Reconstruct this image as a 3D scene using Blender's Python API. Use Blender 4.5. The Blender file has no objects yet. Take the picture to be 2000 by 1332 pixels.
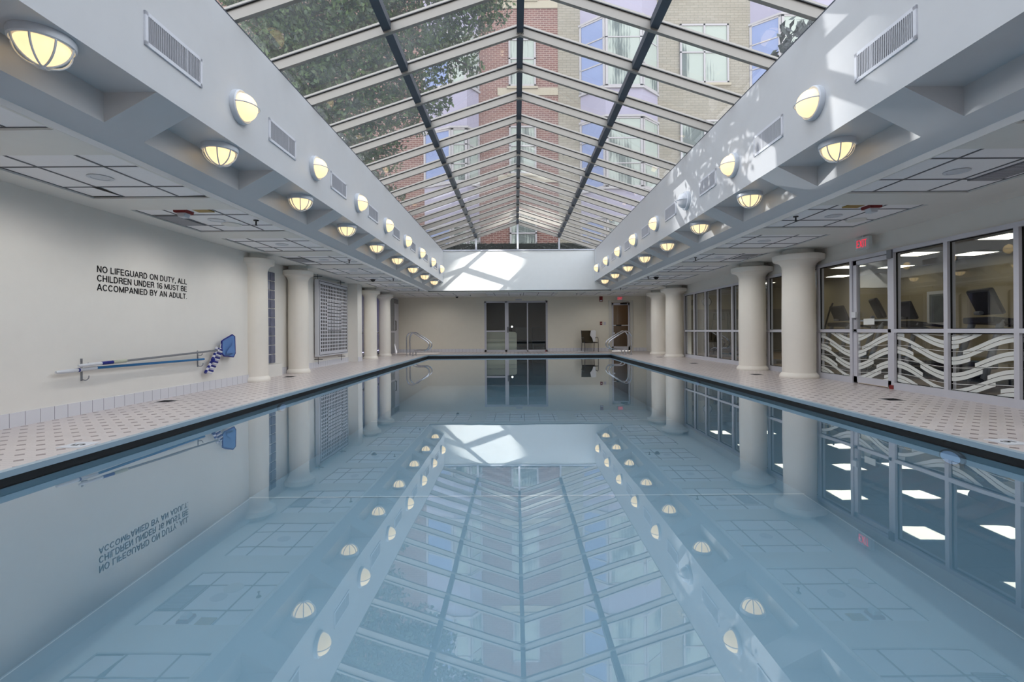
import bpy, math, random
import numpy as np
from mathutils import Vector, Matrix
sc = bpy.context.scene
C = sc.collection
PI = math.pi
rad = math.radians

# ------------------------------------------------------------------ camera, world, sun, exposure
ZC = 0.94
cam = bpy.data.cameras.new('camera'); camo = bpy.data.objects.new('camera', cam); C.objects.link(camo)
cam.sensor_width = 36; cam.lens = 930 * 36 / 2000
cam.shift_x = -8 / 2000; cam.shift_y = -20 / 2000
cam.clip_start = 0.05; cam.clip_end = 300
camo.location = (0, 0, ZC); camo.rotation_euler = (PI / 2, rad(0.4), 0)
sc.camera = camo

SKY = 1.0
w = bpy.data.worlds.new('world'); sc.world = w; w.use_nodes = True
nt = w.node_tree; bg = nt.nodes['Background']
tc = nt.nodes.new('ShaderNodeTexCoord'); sx = nt.nodes.new('ShaderNodeSeparateXYZ'); rp = nt.nodes.new('ShaderNodeValToRGB')
rp.color_ramp.elements[0].position = 0.0; rp.color_ramp.elements[0].color = (1.0, 0.97, 0.95, 1)
rp.color_ramp.elements[1].position = 0.8; rp.color_ramp.elements[1].color = (0.78, 0.86, 1.0, 1)
nt.links.new(tc.outputs['Generated'], sx.inputs[0]); nt.links.new(sx.outputs[2], rp.inputs[0])
nt.links.new(rp.outputs[0], bg.inputs[0]); bg.inputs[1].default_value = 3.0 * SKY

def sunbeam(name, target, direction, dist, radius, energy, blend, soft, col):
    """low sun slipping between the houses: a narrow distant beam."""
    l = bpy.data.lights.new(name, 'SPOT'); l.energy = energy; l.color = col; l.shadow_soft_size = soft
    l.spot_size = 2 * math.atan(radius / dist); l.spot_blend = blend
    d = Vector(direction).normalized(); o = bpy.data.objects.new(name, l); C.objects.link(o)
    o.location = Vector(target) - d * dist; o.rotation_euler = d.to_track_quat('-Z', 'Y').to_euler()
    return o
sunbeam('sun_beam', (-1.20, 18.5, 3.25), (-1.12, 1, -1), 42, 1.05, 170000, 0.12, 0.22, (1, 0.97, 0.92))
sunbeam('sun_glint', (3.07, 6.9, 3.55), (1, -0.65, -0.20), 30, 2.5, 32000, 0.5, 0.05, (1, 0.98, 0.97))

vs = sc.view_settings
sc.display_settings.display_device = 'sRGB'
vs.view_transform = 'Standard'; vs.look = 'None'; vs.exposure = 0.32; vs.gamma = 1; vs.use_curve_mapping = False
cy = sc.cycles
cy.max_bounces = 10; cy.diffuse_bounces = 5; cy.glossy_bounces = 5; cy.transmission_bounces = 6; cy.transparent_max_bounces = 24
cy.caustics_reflective = False; cy.caustics_refractive = False
cy.sample_clamp_indirect = 4; cy.blur_glossy = 0.5
cy.use_denoising = True
try: cy.denoiser = 'OPENIMAGEDENOISE'
except Exception: pass

# ------------------------------------------------------------------ materials
def lin(c):
    return tuple(((v / 255) / 12.92 if v / 255 <= 0.04045 else ((v / 255 + 0.055) / 1.055) ** 2.4) for v in c) + (1,)

def new_mat(name):
    m = bpy.data.materials.new(name); m.use_nodes = True
    return m, m.node_tree, m.node_tree.nodes['Principled BSDF']

def paint(name, rgb, rough=0.5, metal=0.0, var=0.03, scale=6, bump=0.0, spec=0.5):
    m, t, b = new_mat(name)
    b.inputs['Roughness'].default_value = rough; b.inputs['Metallic'].default_value = metal
    b.inputs['Specular IOR Level'].default_value = spec
    tcn = t.nodes.new('ShaderNodeTexCoord'); n = t.nodes.new('ShaderNodeTexNoise'); n.inputs['Scale'].default_value = scale
    n.inputs['Detail'].default_value = 4
    t.links.new(tcn.outputs['Object'], n.inputs['Vector'])
    mx = t.nodes.new('ShaderNodeMix'); mx.data_type = 'RGBA'
    c = lin(rgb)
    mx.inputs[6].default_value = tuple(max(0, v * (1 - var)) for v in c[:3]) + (1,)
    mx.inputs[7].default_value = tuple(min(1, v * (1 + var)) for v in c[:3]) + (1,)
    t.links.new(n.outputs['Fac'], mx.inputs[0]); t.links.new(mx.outputs[2], b.inputs['Base Color'])
    if bump:
        bp = t.nodes.new('ShaderNodeBump'); bp.inputs['Strength'].default_value = bump; bp.inputs['Distance'].default_value = 0.01
        n2 = t.nodes.new('ShaderNodeTexNoise'); n2.inputs['Scale'].default_value = 60
        t.links.new(tcn.outputs['Object'], n2.inputs['Vector'])
        t.links.new(n2.outputs['Fac'], bp.inputs['Height']); t.links.new(bp.outputs[0], b.inputs['Normal'])
    return m

def emit(name, rgb, strength):
    m, t, b = new_mat(name)
    b.inputs['Base Color'].default_value = lin(rgb); b.inputs['Roughness'].default_value = 0.3
    b.inputs['Emission Color'].default_value = lin(rgb); b.inputs['Emission Strength'].default_value = strength
    return m

def glass(name, tint=(1, 1, 1), refl=1.0, haze=0.0, ior=1.5, rough=0.0):
    m, t, b = new_mat(name)
    t.nodes.remove(b)
    out = t.nodes['Material Output']
    tr = t.nodes.new('ShaderNodeBsdfTransparent'); tr.inputs[0].default_value = tuple(tint) + (1,)
    gl = t.nodes.new('ShaderNodeBsdfGlossy'); gl.inputs['Roughness'].default_value = rough
    gl.inputs['Color'].default_value = (refl, refl, refl, 1)
    fr = t.nodes.new('ShaderNodeFresnel'); fr.inputs['IOR'].default_value = ior
    # the panes are single sheets: the same reflection from either side
    geo = t.nodes.new('ShaderNodeNewGeometry'); mi = t.nodes.new('ShaderNodeMath'); mi.operation = 'MULTIPLY_ADD'
    mi.inputs[1].default_value = 1 / ior - ior; mi.inputs[2].default_value = ior
    t.links.new(geo.outputs['Backfacing'], mi.inputs[0]); t.links.new(mi.outputs[0], fr.inputs['IOR'])
    mx = t.nodes.new('ShaderNodeMixShader')
    t.links.new(fr.outputs[0], mx.inputs[0]); t.links.new(tr.outputs[0], mx.inputs[1]); t.links.new(gl.outputs[0], mx.inputs[2])
    last = mx
    if haze:
        df = t.nodes.new('ShaderNodeBsdfTranslucent'); df.inputs[0].default_value = (0.8, 0.8, 0.8, 1)
        m2 = t.nodes.new('ShaderNodeMixShader'); m2.inputs[0].default_value = haze
        nz = t.nodes.new('ShaderNodeTexNoise'); nz.inputs['Scale'].default_value = 1.5; nz.inputs['Detail'].default_value = 6
        tcn = t.nodes.new('ShaderNodeTexCoord'); t.links.new(tcn.outputs['Object'], nz.inputs['Vector'])
        mm = t.nodes.new('ShaderNodeMath'); mm.operation = 'MULTIPLY'; mm.inputs[1].default_value = haze * 2
        t.links.new(nz.outputs['Fac'], mm.inputs[0]); t.links.new(mm.outputs[0], m2.inputs[0])
        t.links.new(mx.outputs[0], m2.inputs[1]); t.links.new(df.outputs[0], m2.inputs[2]); last = m2
    t.links.new(last.outputs[0], out.inputs[0])
    return m

def brick_mat(name, c1, c2, mortar, bw, rh, ms, axes='xz'):
    m, t, b = new_mat(name)
    b.inputs['Roughness'].default_value = 0.85
    tcn = t.nodes.new('ShaderNodeTexCoord'); sp = t.nodes.new('ShaderNodeSeparateXYZ'); cb = t.nodes.new('ShaderNodeCombineXYZ')
    t.links.new(tcn.outputs['Object'], sp.inputs[0])
    ad = t.nodes.new('ShaderNodeMath'); ad.operation = 'ADD'
    t.links.new(sp.outputs[0], ad.inputs[0]); t.links.new(sp.outputs[1], ad.inputs[1])
    t.links.new(ad.outputs[0] if axes == 'xz' else sp.outputs[1], cb.inputs[0]); t.links.new(sp.outputs[2], cb.inputs[1])
    br = t.nodes.new('ShaderNodeTexBrick')
    br.inputs['Color1'].default_value = lin(c1); br.inputs['Color2'].default_value = lin(c2); br.inputs['Mortar'].default_value = lin(mortar)
    br.inputs['Scale'].default_value = 1; br.inputs['Brick Width'].default_value = bw; br.inputs['Row Height'].default_value = rh
    br.inputs['Mortar Size'].default_value = ms; br.inputs['Mortar Smooth'].default_value = 0.1
    t.links.new(cb.outputs[0], br.inputs['Vector']); t.links.new(br.outputs['Color'], b.inputs['Base Color'])
    return m

def mathn(t, op, a, bb=None, c=None):
    n = t.nodes.new('ShaderNodeMath'); n.operation = op
    for i, v in enumerate((a, bb, c)):
        if v is None: continue
        if isinstance(v, (int, float)): n.inputs[i].default_value = v
        else: t.links.new(v, n.inputs[i])
    return n.outputs[0]

def deck_mat():
    m, t, b = new_mat('deck_tile')
    b.inputs['Roughness'].default_value = 0.28
    tcn = t.nodes.new('ShaderNodeTexCoord'); sp = t.nodes.new('ShaderNodeSeparateXYZ'); t.links.new(tcn.outputs['Object'], sp.inputs[0])
    P = 0.165
    def cell(o, pitch, off=0.0):
        v = mathn(t, 'MULTIPLY_ADD', o, 1 / pitch, off + 200)
        f = mathn(t, 'FRACT', v)
        return mathn(t, 'ABSOLUTE', mathn(t, 'SUBTRACT', f, 0.5))
    ax = cell(sp.outputs[0], P); ay = cell(sp.outputs[1], P)
    dist = mathn(t, 'ADD', ax, ay)                      # rotated square about each cell centre
    dot = mathn(t, 'LESS_THAN', dist, 0.235)
    jx = mathn(t, 'GREATER_THAN', cell(sp.outputs[0], P / 3), 0.455); jy = mathn(t, 'GREATER_THAN', cell(sp.outputs[1], P / 3), 0.455)
    joint = mathn(t, 'MULTIPLY', mathn(t, 'MAXIMUM', jx, jy), 0.35)
    nz = t.nodes.new('ShaderNodeTexNoise'); nz.inputs['Scale'].default_value = 1.2; nz.inputs['Detail'].default_value = 5
    t.links.new(tcn.outputs['Object'], nz.inputs['Vector'])
    m0 = t.nodes.new('ShaderNodeMix'); m0.data_type = 'RGBA'; m0.inputs[6].default_value = lin((188, 179, 177)); m0.inputs[7].default_value = lin((212, 203, 200))
    t.links.new(nz.outputs['Fac'], m0.inputs[0])
    m1 = t.nodes.new('ShaderNodeMix'); m1.data_type = 'RGBA'; m1.inputs[7].default_value = lin((150, 140, 136))
    t.links.new(joint, m1.inputs[0]); t.links.new(m0.outputs[2], m1.inputs[6])
    m2 = t.nodes.new('ShaderNodeMix'); m2.data_type = 'RGBA'; m2.inputs[7].default_value = lin((104, 84, 86))
    t.links.new(mathn(t, 'MULTIPLY', dot, 0.85), m2.inputs[0]); t.links.new(m1.outputs[2], m2.inputs[6])
    t.links.new(m2.outputs[2], b.inputs['Base Color'])
    return m

def base_tile_mat(axis):
    m, t, b = new_mat('baseboard_tile_' + 'xy'[axis]); b.inputs['Roughness'].default_value = 0.25
    tcn = t.nodes.new('ShaderNodeTexCoord'); sp = t.nodes.new('ShaderNodeSeparateXYZ'); t.links.new(tcn.outputs['Object'], sp.inputs[0])
    f = mathn(t, 'FRACT', mathn(t, 'MULTIPLY_ADD', sp.outputs[axis], 1 / 0.156, 200.47))
    j = mathn(t, 'LESS_THAN', f, 0.03)
    mx = t.nodes.new('ShaderNodeMix'); mx.data_type = 'RGBA'; mx.inputs[6].default_value = lin((214, 214, 220)); mx.inputs[7].default_value = lin((120, 122, 130))
    t.links.new(j, mx.inputs[0]); t.links.new(mx.outputs[2], b.inputs['Base Color'])
    return m

def water_mat():
    m, t, b = new_mat('pool_water'); t.nodes.remove(b); out = t.nodes['Material Output']
    tr = t.nodes.new('ShaderNodeBsdfTransparent'); tr.inputs[0].default_value = (0.85, 0.94, 0.97, 1)
    gl = t.nodes.new('ShaderNodeBsdfGlossy'); gl.inputs['Roughness'].default_value = 0.012
    gl.inputs['Color'].default_value = (0.93, 0.97, 1.0, 1)
    fr = t.nodes.new('ShaderNodeFresnel'); fr.inputs['IOR'].default_value = 1.36
    fm = mathn(t, 'MULTIPLY_ADD', fr.outputs[0], 1.2, 0.17); fm.node.use_clamp = True
    tcn = t.nodes.new('ShaderNodeTexCoord'); mp = t.nodes.new('ShaderNodeMapping'); mp.inputs['Scale'].default_value = (1.0, 0.6, 1)
    nz = t.nodes.new('ShaderNodeTexNoise'); nz.inputs['Scale'].default_value = 1.6; nz.inputs['Detail'].default_value = 2
    t.links.new(tcn.outputs['Object'], mp.inputs[0]); t.links.new(mp.outputs[0], nz.inputs['Vector'])
    bp = t.nodes.new('ShaderNodeBump'); bp.inputs['Strength'].default_value = 0.03; bp.inputs['Distance'].default_value = 0.03
    t.links.new(nz.outputs['Fac'], bp.inputs['Height'])
    t.links.new(bp.outputs[0], gl.inputs['Normal'])
    mx = t.nodes.new('ShaderNodeMixShader')
    t.links.new(fm, mx.inputs[0]); t.links.new(tr.outputs[0], mx.inputs[1]); t.links.new(gl.outputs[0], mx.inputs[2])
    t.links.new(mx.outputs[0], out.inputs[0])
    return m

def leaf_mat(name, a, bcol, trans=0.35):
    m, t, b = new_mat(name); out = t.nodes['Material Output']
    b.inputs['Roughness'].default_value = 0.45
    tcn = t.nodes.new('ShaderNodeTexCoord'); nz = t.nodes.new('ShaderNodeTexNoise'); nz.inputs['Scale'].default_value = 5; nz.inputs['Detail'].default_value = 6
    t.links.new(tcn.outputs['Object'], nz.inputs['Vector'])
    rr = t.nodes.new('ShaderNodeValToRGB'); rr.color_ramp.elements[0].position = 0.35; rr.color_ramp.elements[0].color = lin(a)
    rr.color_ramp.elements[1].position = 0.7; rr.color_ramp.elements[1].color = lin(bcol)
    t.links.new(nz.outputs['Fac'], rr.inputs[0]); t.links.new(rr.outputs[0], b.inputs['Base Color'])
    tl = t.nodes.new('ShaderNodeBsdfTranslucent'); t.links.new(rr.outputs[0], tl.inputs[0])
    mx = t.nodes.new('ShaderNodeMixShader'); mx.inputs[0].default_value = trans
    t.links.new(b.outputs[0], mx.inputs[1]); t.links.new(tl.outputs[0], mx.inputs[2]); t.links.new(mx.outputs[0], out.inputs[0])
    return m

M = {}
M['wall'] = paint('wall_paint', (226, 223, 217), 0.45, bump=0.05)
M['wallfar'] = paint('far_wall_paint', (222, 217, 203), 0.45, bump=0.05)
M['beam'] = paint('beam_paint', (198, 198, 200), 0.38)
M['ceil'] = paint('ceiling_paint', (222, 221, 216), 0.5)
M['fascia'] = paint('fascia_front_lit', (228, 228, 226), 0.45)  # front light put into the colour, so paler than the beams
M['tile'] = paint('ceiling_tile', (238, 237, 238), 0.8, scale=30)
M['tbar'] = paint('ceiling_grid', (96, 98, 104), 0.5)
M['deck'] = deck_mat()
M['basex'] = base_tile_mat(0); M['basey'] = base_tile_mat(1)
M['coping'] = paint('coping_metal', (150, 168, 180), 0.35)
M['gutter'] = paint('gutter_black', (10, 10, 12), 0.5)
M['plaster'] = paint('pool_plaster', (178, 202, 214), 0.6, var=0.14, scale=0.6)
M['line'] = paint('pool_line', (245, 250, 252), 0.6)
M['water'] = water_mat()
M['col'] = paint('column_paint', (232, 226, 216), 0.35)
M['rafter'] = paint('rafter_metal', (150, 144, 137), 0.42, 0.25)
M['purlin'] = paint('purlin_metal', (72, 78, 88), 0.45, 0.2)
M['cap'] = paint('glazing_cap', (40, 40, 42), 0.5)
M['roofglass'] = glass('roof_glass', (0.90, 0.93, 0.93), 0.9, 0.036)
M['glass'] = glass('window_glass', (0.90, 0.92, 0.92), 1.0, ior=1.65)
M['glassblue'] = glass('bluish_glass', (0.62, 0.62, 0.78), 1.0)
M['frame'] = paint('storefront_frame', (192, 192, 200), 0.4, 0.0)
M['frost'] = paint('frosted_film', (214, 216, 212), 0.6)
M['white'] = paint('white_enamel', (205, 208, 214), 0.35)
M['globe'] = emit('lamp_globe_lit', (255, 224, 172), 0.85)
M['globe_off'] = paint('lamp_globe_off', (205, 205, 210), 0.25)
M['vent'] = paint('vent_frame', (212, 212, 218), 0.4)
M['blade'] = paint('vent_blade', (178, 178, 184), 0.4)
M['dark'] = paint('dark_void', (14, 14, 15), 0.8)
M['black'] = paint('black_plastic', (22, 22, 25), 0.4)
M['chrome'] = paint('stainless_steel', (200, 200, 205), 0.18, 1.0)
M['letter'] = paint('black_lettering', (18, 18, 20), 0.5)
M['red'] = paint('red_housing', (120, 26, 28), 0.4)
M['exitred'] = emit('exit_letters', (235, 25, 60), 1.0)
M['exitface'] = paint('exit_face', (200, 205, 205), 0.4)
M['yellow'] = paint('yellow_cover', (150, 118, 40), 0.5)
M['blue'] = paint('blue_pole', (34, 110, 165), 0.35, 0.3)
M['navy'] = paint('blue_plastic', (16, 30, 120), 0.4)
M['grey'] = paint('grey_pole', (140, 143, 148), 0.4, 0.5)
M['net'] = glass('net_mesh', (0.30, 0.45, 0.75), 0.4)
M['net'] = paint('net_mesh', (92, 128, 182), 0.7)
M['stripe'] = paint('white_bristle', (205, 205, 215), 0.7)
M['gymwall'] = paint('gym_wall', (158, 148, 122), 0.7)
M['gymdark'] = paint('gym_wainscot', (84, 78, 70), 0.6)
M['gymfloor'] = paint('gym_floor', (130, 112, 92), 0.6)
M['gymceil'] = paint('gym_ceiling', (150, 146, 136), 0.8)
M['troffer'] = emit('troffer_light', (255, 246, 225), 3.2)
M['machine'] = paint('machine_black', (13, 13, 16), 0.6, spec=0.25)
M['machinegrey'] = paint('machine_grey', (120, 122, 128), 0.4, 0.3)
M['screen'] = paint('machine_screen', (9, 9, 11), 0.3, spec=0.3)
M['brown'] = paint('corridor_wall', (120, 82, 34), 0.6)
M['door_frame'] = paint('door_frame_paint', (200, 198, 190), 0.4)
M['cream'] = paint('counter_cream', (176, 180, 164), 0.4)
M['sling'] = paint('sling_fabric', (66, 58, 42), 0.8)
M['towel'] = paint('white_towel', (215, 215, 218), 0.9, bump=0.4)
M['brick'] = brick_mat('red_brick', (88, 54, 49), (102, 66, 59), (128, 112, 103), 0.30, 0.105, 0.014)
M['tan'] = brick_mat('tan_brick', (118, 112, 100), (126, 120, 108), (102, 96, 85), 0.42, 0.135, 0.012)
M['stone'] = paint('limestone', (140, 132, 116), 0.8)
M['lavender'] = paint('spandrel_panel', (128, 123, 140), 0.6)
M['wframe'] = paint('window_frame_paint', (138, 134, 136), 0.5)
M['wglass'] = paint('window_pane_curtain', (118, 128, 122), 0.2, var=0.35, scale=1.6, spec=0.3)
def curtain_mat():
    m, t, b = new_mat('window_pane_curtain'); b.inputs['Roughness'].default_value = .2; b.inputs['Specular IOR Level'].default_value = .3
    tcn = t.nodes.new('ShaderNodeTexCoord'); mp = t.nodes.new('ShaderNodeMapping'); mp.inputs['Scale'].default_value = (1.1, 1.1, .35)
    nz = t.nodes.new('ShaderNodeTexNoise'); nz.inputs['Scale'].default_value = 1.0; nz.inputs['Detail'].default_value = 3
    wv = t.nodes.new('ShaderNodeTexWave'); wv.inputs['Scale'].default_value = 2.2; wv.inputs['Distortion'].default_value = 2.5
    rr = t.nodes.new('ShaderNodeValToRGB'); rr.color_ramp.elements[0].position = .42; rr.color_ramp.elements[0].color = lin((70, 78, 76)); rr.color_ramp.elements[1].position = .52; rr.color_ramp.elements[1].color = lin((136, 143, 136))
    t.links.new(tcn.outputs['Object'], mp.inputs[0]); t.links.new(mp.outputs[0], nz.inputs['Vector']); t.links.new(tcn.outputs['Object'], wv.inputs['Vector'])
    a_ = mathn(t, 'MULTIPLY_ADD', wv.outputs['Fac'], .06, nz.outputs['Fac'])
    t.links.new(a_, rr.inputs[0]); t.links.new(rr.outputs[0], b.inputs['Base Color'])
    return m
M['wglass'] = curtain_mat()
M['wblue'] = paint('window_pane_blue', (104, 116, 150), 0.25, var=0.12, scale=0.8, spec=0.25)  # blue of the reflected sky, put into the pane colour
M['bark'] = paint('bark', (70, 60, 52), 0.9)
M['leaf'] = leaf_mat('tree_leaf', (18, 32, 20), (80, 104, 46))
M['leafd'] = leaf_mat('hedge_leaf', (20, 30, 26), (40, 56, 44), 0.15)
M['dryleaf'] = paint('dry_leaf', (30, 26, 22), 0.9)
M['roofdeck'] = paint('roof_membrane', (120, 118, 114), 0.9)
M['glassblock'] = paint('glass_block', (96, 100, 122), 0.08, var=0.3, scale=9)
M['art'] = paint('art_panel_white', (198, 199, 206), 0.35)
M['metal'] = paint('grey_metal', (150, 152, 158), 0.35, 0.6)
M['bluefilm'] = paint('window_bluish', (120, 122, 150), 0.1)
M['lens'] = emit('pool_light_lens', (170, 195, 230), 0.25)

# ------------------------------------------------------------------ mesh helpers
class MB:
    def __init__(s): s.v = []; s.f = []; s.m = []
    def add(s, vs, fs, mi=0):
        o = len(s.v); s.v += [tuple(p) for p in vs]; s.f += [tuple(o + i for i in f) for f in fs]; s.m += [mi] * len(fs); return s
    def quad(s, a, b, c, d, mi=0): return s.add([a, b, c, d], [(0, 1, 2, 3)], mi)
    def box(s, x0, y0, z0, x1, y1, z1, mi=0):
        x0, x1 = sorted((x0, x1)); y0, y1 = sorted((y0, y1)); z0, z1 = sorted((z0, z1))
        return s.add([(x0, y0, z0), (x1, y0, z0), (x1, y1, z0), (x0, y1, z0), (x0, y0, z1), (x1, y0, z1), (x1, y1, z1), (x0, y1, z1)],
                     [(0, 3, 2, 1), (4, 5, 6, 7), (0, 1, 5, 4), (1, 2, 6, 5), (2, 3, 7, 6), (3, 0, 4, 7)], mi)
    def obox(s, mat, hx, hy, hz, mi=0):
        vs = [mat @ Vector((a * hx, b * hy, c * hz)) for c in (-1, 1) for a, b in ((-1, -1), (1, -1), (1, 1), (-1, 1))]
        return s.add(vs, [(0, 3, 2, 1), (4, 5, 6, 7), (0, 1, 5, 4), (1, 2, 6, 5), (2, 3, 7, 6), (3, 0, 4, 7)], mi)
    def tube(s, pts, r, n=8, mi=0, caps=True):
        pts = [Vector(p) for p in pts]; rs = r if isinstance(r, (list, tuple)) else [r] * len(pts)
        vs = []; up = None
        for i, p in enumerate(pts):
            d = (pts[min(i + 1, len(pts) - 1)] - pts[max(i - 1, 0)]).normalized()
            if up is None:
                up = Vector((0, 0, 1)) if abs(d.z) < 0.9 else Vector((0, 1, 0))
            a = d.cross(up).normalized(); bb = a.cross(d).normalized(); up = bb
            vs += [p + (a * math.cos(2 * PI * k / n) + bb * math.sin(2 * PI * k / n)) * rs[i] for k in range(n)]
        fs = [(i * n + k, i * n + (k + 1) % n, (i + 1) * n + (k + 1) % n, (i + 1) * n + k) for i in range(len(pts) - 1) for k in range(n)]
        if caps: fs += [tuple(range(n - 1, -1, -1)), tuple((len(pts) - 1) * n + k for k in range(n))]
        return s.add(vs, fs, mi)
    def lathe(s, prof, n=32, mat=None, mi=0):
        mat = mat or Matrix(); vs = []
        for r, z in prof:
            vs += [mat @ Vector((r * math.cos(2 * PI * k / n), r * math.sin(2 * PI * k / n), z)) for k in range(n)]
        L = len(prof)
        fs = [(i * n + k, i * n + (k + 1) % n, (i + 1) * n + (k + 1) % n, (i + 1) * n + k) for i in range(L - 1) for k in range(n)]
        fs += [tuple(range(n - 1, -1, -1)), tuple((L - 1) * n + k for k in range(n))]
        return s.add(vs, fs, mi)
    def prism(s, poly, y0, y1, mi=0, plane='xz'):
        f = (lambda a, b, y: (a, y, b)) if plane == 'xz' else (lambda a, b, y: (y, a, b)) if plane == 'yz' else (lambda a, b, y: (a, b, y))
        n = len(poly); vs = [f(a, b, y0) for a, b in poly] + [f(a, b, y1) for a, b in poly]
        return s.add(vs, [tuple(range(n))[::-1], tuple(range(n, 2 * n))] + [(i, (i + 1) % n, n + (i + 1) % n, n + i) for i in range(n)], mi)
    def build(s, name, mat, parent=None, smooth=False, loc=None, bevel=0, kind=None):
        me = bpy.data.meshes.new(name); me.from_pydata(s.v, [], s.f)
        for mm in (mat if isinstance(mat, (list, tuple)) else [mat]): me.materials.append(mm)
        me.polygons.foreach_set('material_index', s.m)
        if smooth: me.polygons.foreach_set('use_smooth', [True] * len(s.f))
        me.update()
        o = bpy.data.objects.new(name, me); C.objects.link(o)
        if parent: o.parent = parent
        if loc: o.location = loc
        if smooth:
            try: me.set_sharp_from_angle(angle=rad(40))
            except Exception: pass
        if bevel:
            b = o.modifiers.new('bevel', 'BEVEL'); b.width = bevel; b.segments = 2; b.limit_method = 'ANGLE'
        if kind: o['kind'] = kind
        return o

def bez(pts, n=6):
    """smooth polyline through pts (Catmull-Rom)."""
    P = [Vector(p) for p in pts]; out = []
    for i in range(len(P) - 1):
        p0 = P[max(i - 1, 0)]; p1 = P[i]; p2 = P[i + 1]; p3 = P[min(i + 2, len(P) - 1)]
        for k in range(n):
            t = k / n
            out.append(0.5 * ((2 * p1) + (-p0 + p2) * t + (2 * p0 - 5 * p1 + 4 * p2 - p3) * t * t + (-p0 + 3 * p1 - 3 * p2 + p3) * t ** 3))
    return out + [P[-1]]

def tag(o, label, cat, group=None, kind=None):
    o['label'] = label; o['category'] = cat
    if group: o['group'] = group
    if kind: o['kind'] = kind
    return o

def thing(name, loc, label, cat, group=None, rz=0, kind=None):
    o = bpy.data.objects.new(name, None); C.objects.link(o); o.location = loc; o.rotation_euler = (0, 0, rz)
    o.empty_display_size = 0.1
    return tag(o, label, cat, group, kind)

def sthing(name, loc=(0, 0, 0)):
    o = bpy.data.objects.new(name, None); C.objects.link(o); o.location = loc; o['kind'] = 'structure'; return o

def kids(o): return [c for c in C.objects if c.parent is o]

CH = {}
def copy_tree(root, loc, label, rz=None, mat=None):
    """copy a thing, its parts and their sub-parts."""
    if root.name not in CH:
        ks = kids(root); CH[root.name] = [(k, kids(k)) for k in ks]
    r = root.copy(); C.objects.link(r); r.location = loc
    if rz is not None: r.rotation_euler = (0, 0, rz)
    r['label'] = label
    for ch, gs in CH[root.name]:
        c = ch.copy(); C.objects.link(c); c.parent = r
        for g in gs:
            d = g.copy(); C.objects.link(d); d.parent = c
    return r

ORD = ['first', 'second', 'third', 'fourth', 'fifth', 'sixth', 'seventh', 'eighth', 'ninth', 'tenth', 'eleventh', 'twelfth']

def arc(cx, cy, rx, ry, a0, a1, n=10):
    return [(cx + rx * math.cos(rad(a0 + (a1 - a0) * i / n)), cy + ry * math.sin(rad(a0 + (a1 - a0) * i / n))) for i in range(n + 1)]
GL = {   # width, strokes; the capitals are 1 high, strokes centred
    'N': (.66, [[(.07, 0), (.07, 1)], [(.07, .98), (.59, .02)], [(.59, 0), (.59, 1)]]),
    'O': (.78, [arc(.39, .5, .32, .44, 0, 360, 24)]),
    'L': (.54, [[(.07, 1), (.07, .065), (.54, .065)]]),
    'I': (.16, [[(.08, 0), (.08, 1)]]),
    'F': (.54, [[(.07, 0), (.07, .935), (.54, .935)], [(.07, .50), (.48, .50)]]),
    'E': (.58, [[(.57, .935), (.07, .935), (.07, .065), (.58, .065)], [(.07, .51), (.52, .51)]]),
    'G': (.76, [arc(.38, .5, .31, .44, 38, 335, 18) + [(.68, .46), (.42, .46)], [(.69, .46), (.69, 0)]]),
    'U': (.68, [[(.07, 1), (.07, .32)] + arc(.34, .32, .27, .26, 180, 360, 10) + [(.61, 1)]]),
    'A': (.70, [[(.03, 0), (.35, 1)], [(.35, 1), (.67, 0)], [(.16, .31), (.54, .31)]]),
    'R': (.66, [[(.07, 0), (.07, .935), (.38, .935)] + arc(.38, .72, .21, .215, 90, -90, 8) + [(.07, .505)], [(.38, .505), (.56, .36), (.61, 0)]]),
    'D': (.68, [[(.07, .065), (.07, .935), (.30, .935)] + arc(.30, .5, .31, .435, 90, -90, 12) + [(.07, .065)]]),
    'T': (.60, [[(.0, .935), (.60, .935)], [(.30, .935), (.30, 0)]]),
    'Y': (.66, [[(.03, 1), (.33, .42)], [(.63, 1), (.33, .42), (.33, 0)]]),
    'C': (.72, [arc(.38, .5, .31, .44, 38, 322, 18)]),
    'H': (.66, [[(.07, 0), (.07, 1)], [(.59, 0), (.59, 1)], [(.07, .51), (.59, .51)]]),
    'M': (.82, [[(.07, 0), (.07, 1)], [(.07, .97), (.41, .08)], [(.41, .08), (.75, .97)], [(.75, 1), (.75, 0)]]),
    'S': (.64, [arc(.32, .72, .24, .215, 25, 270, 12) + arc(.32, .285, .25, .22, 90, -155, 12)]),
    'B': (.66, [[(.07, .065), (.07, .935), (.36, .935)] + arc(.36, .725, .20, .21, 90, -90, 8) + [(.07, .515)], [(.36, .515)] + arc(.37, .29, .23, .225, 90, -90, 8) + [(.07, .065)]]),
    'P': (.62, [[(.07, 0), (.07, .935), (.36, .935)] + arc(.36, .70, .21, .235, 90, -90, 8) + [(.07, .465)]]),
    'X': (.66, [[(.03, 0), (.62, 1)], [(.03, 1), (.62, 0)]]),
    '1': (.40, [[(.06, .74), (.28, .96), (.28, 0)]]),
    '6': (.62, [arc(.34, .66, .25, .28, 35, 180, 8) + [(.085, .33)] + arc(.32, .31, .235, .245, 180, 540, 18)]),
    '5': (.62, [[(.56, .935), (.16, .935), (.10, .50)] + arc(.31, .32, .24, .255, 130, -150, 14)]),
    '.': (.16, [[(.08, 0), (.08, .14)]]), ',': (.18, [[(.10, .14), (.10, .0), (.04, -.14)]]),
}
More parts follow.
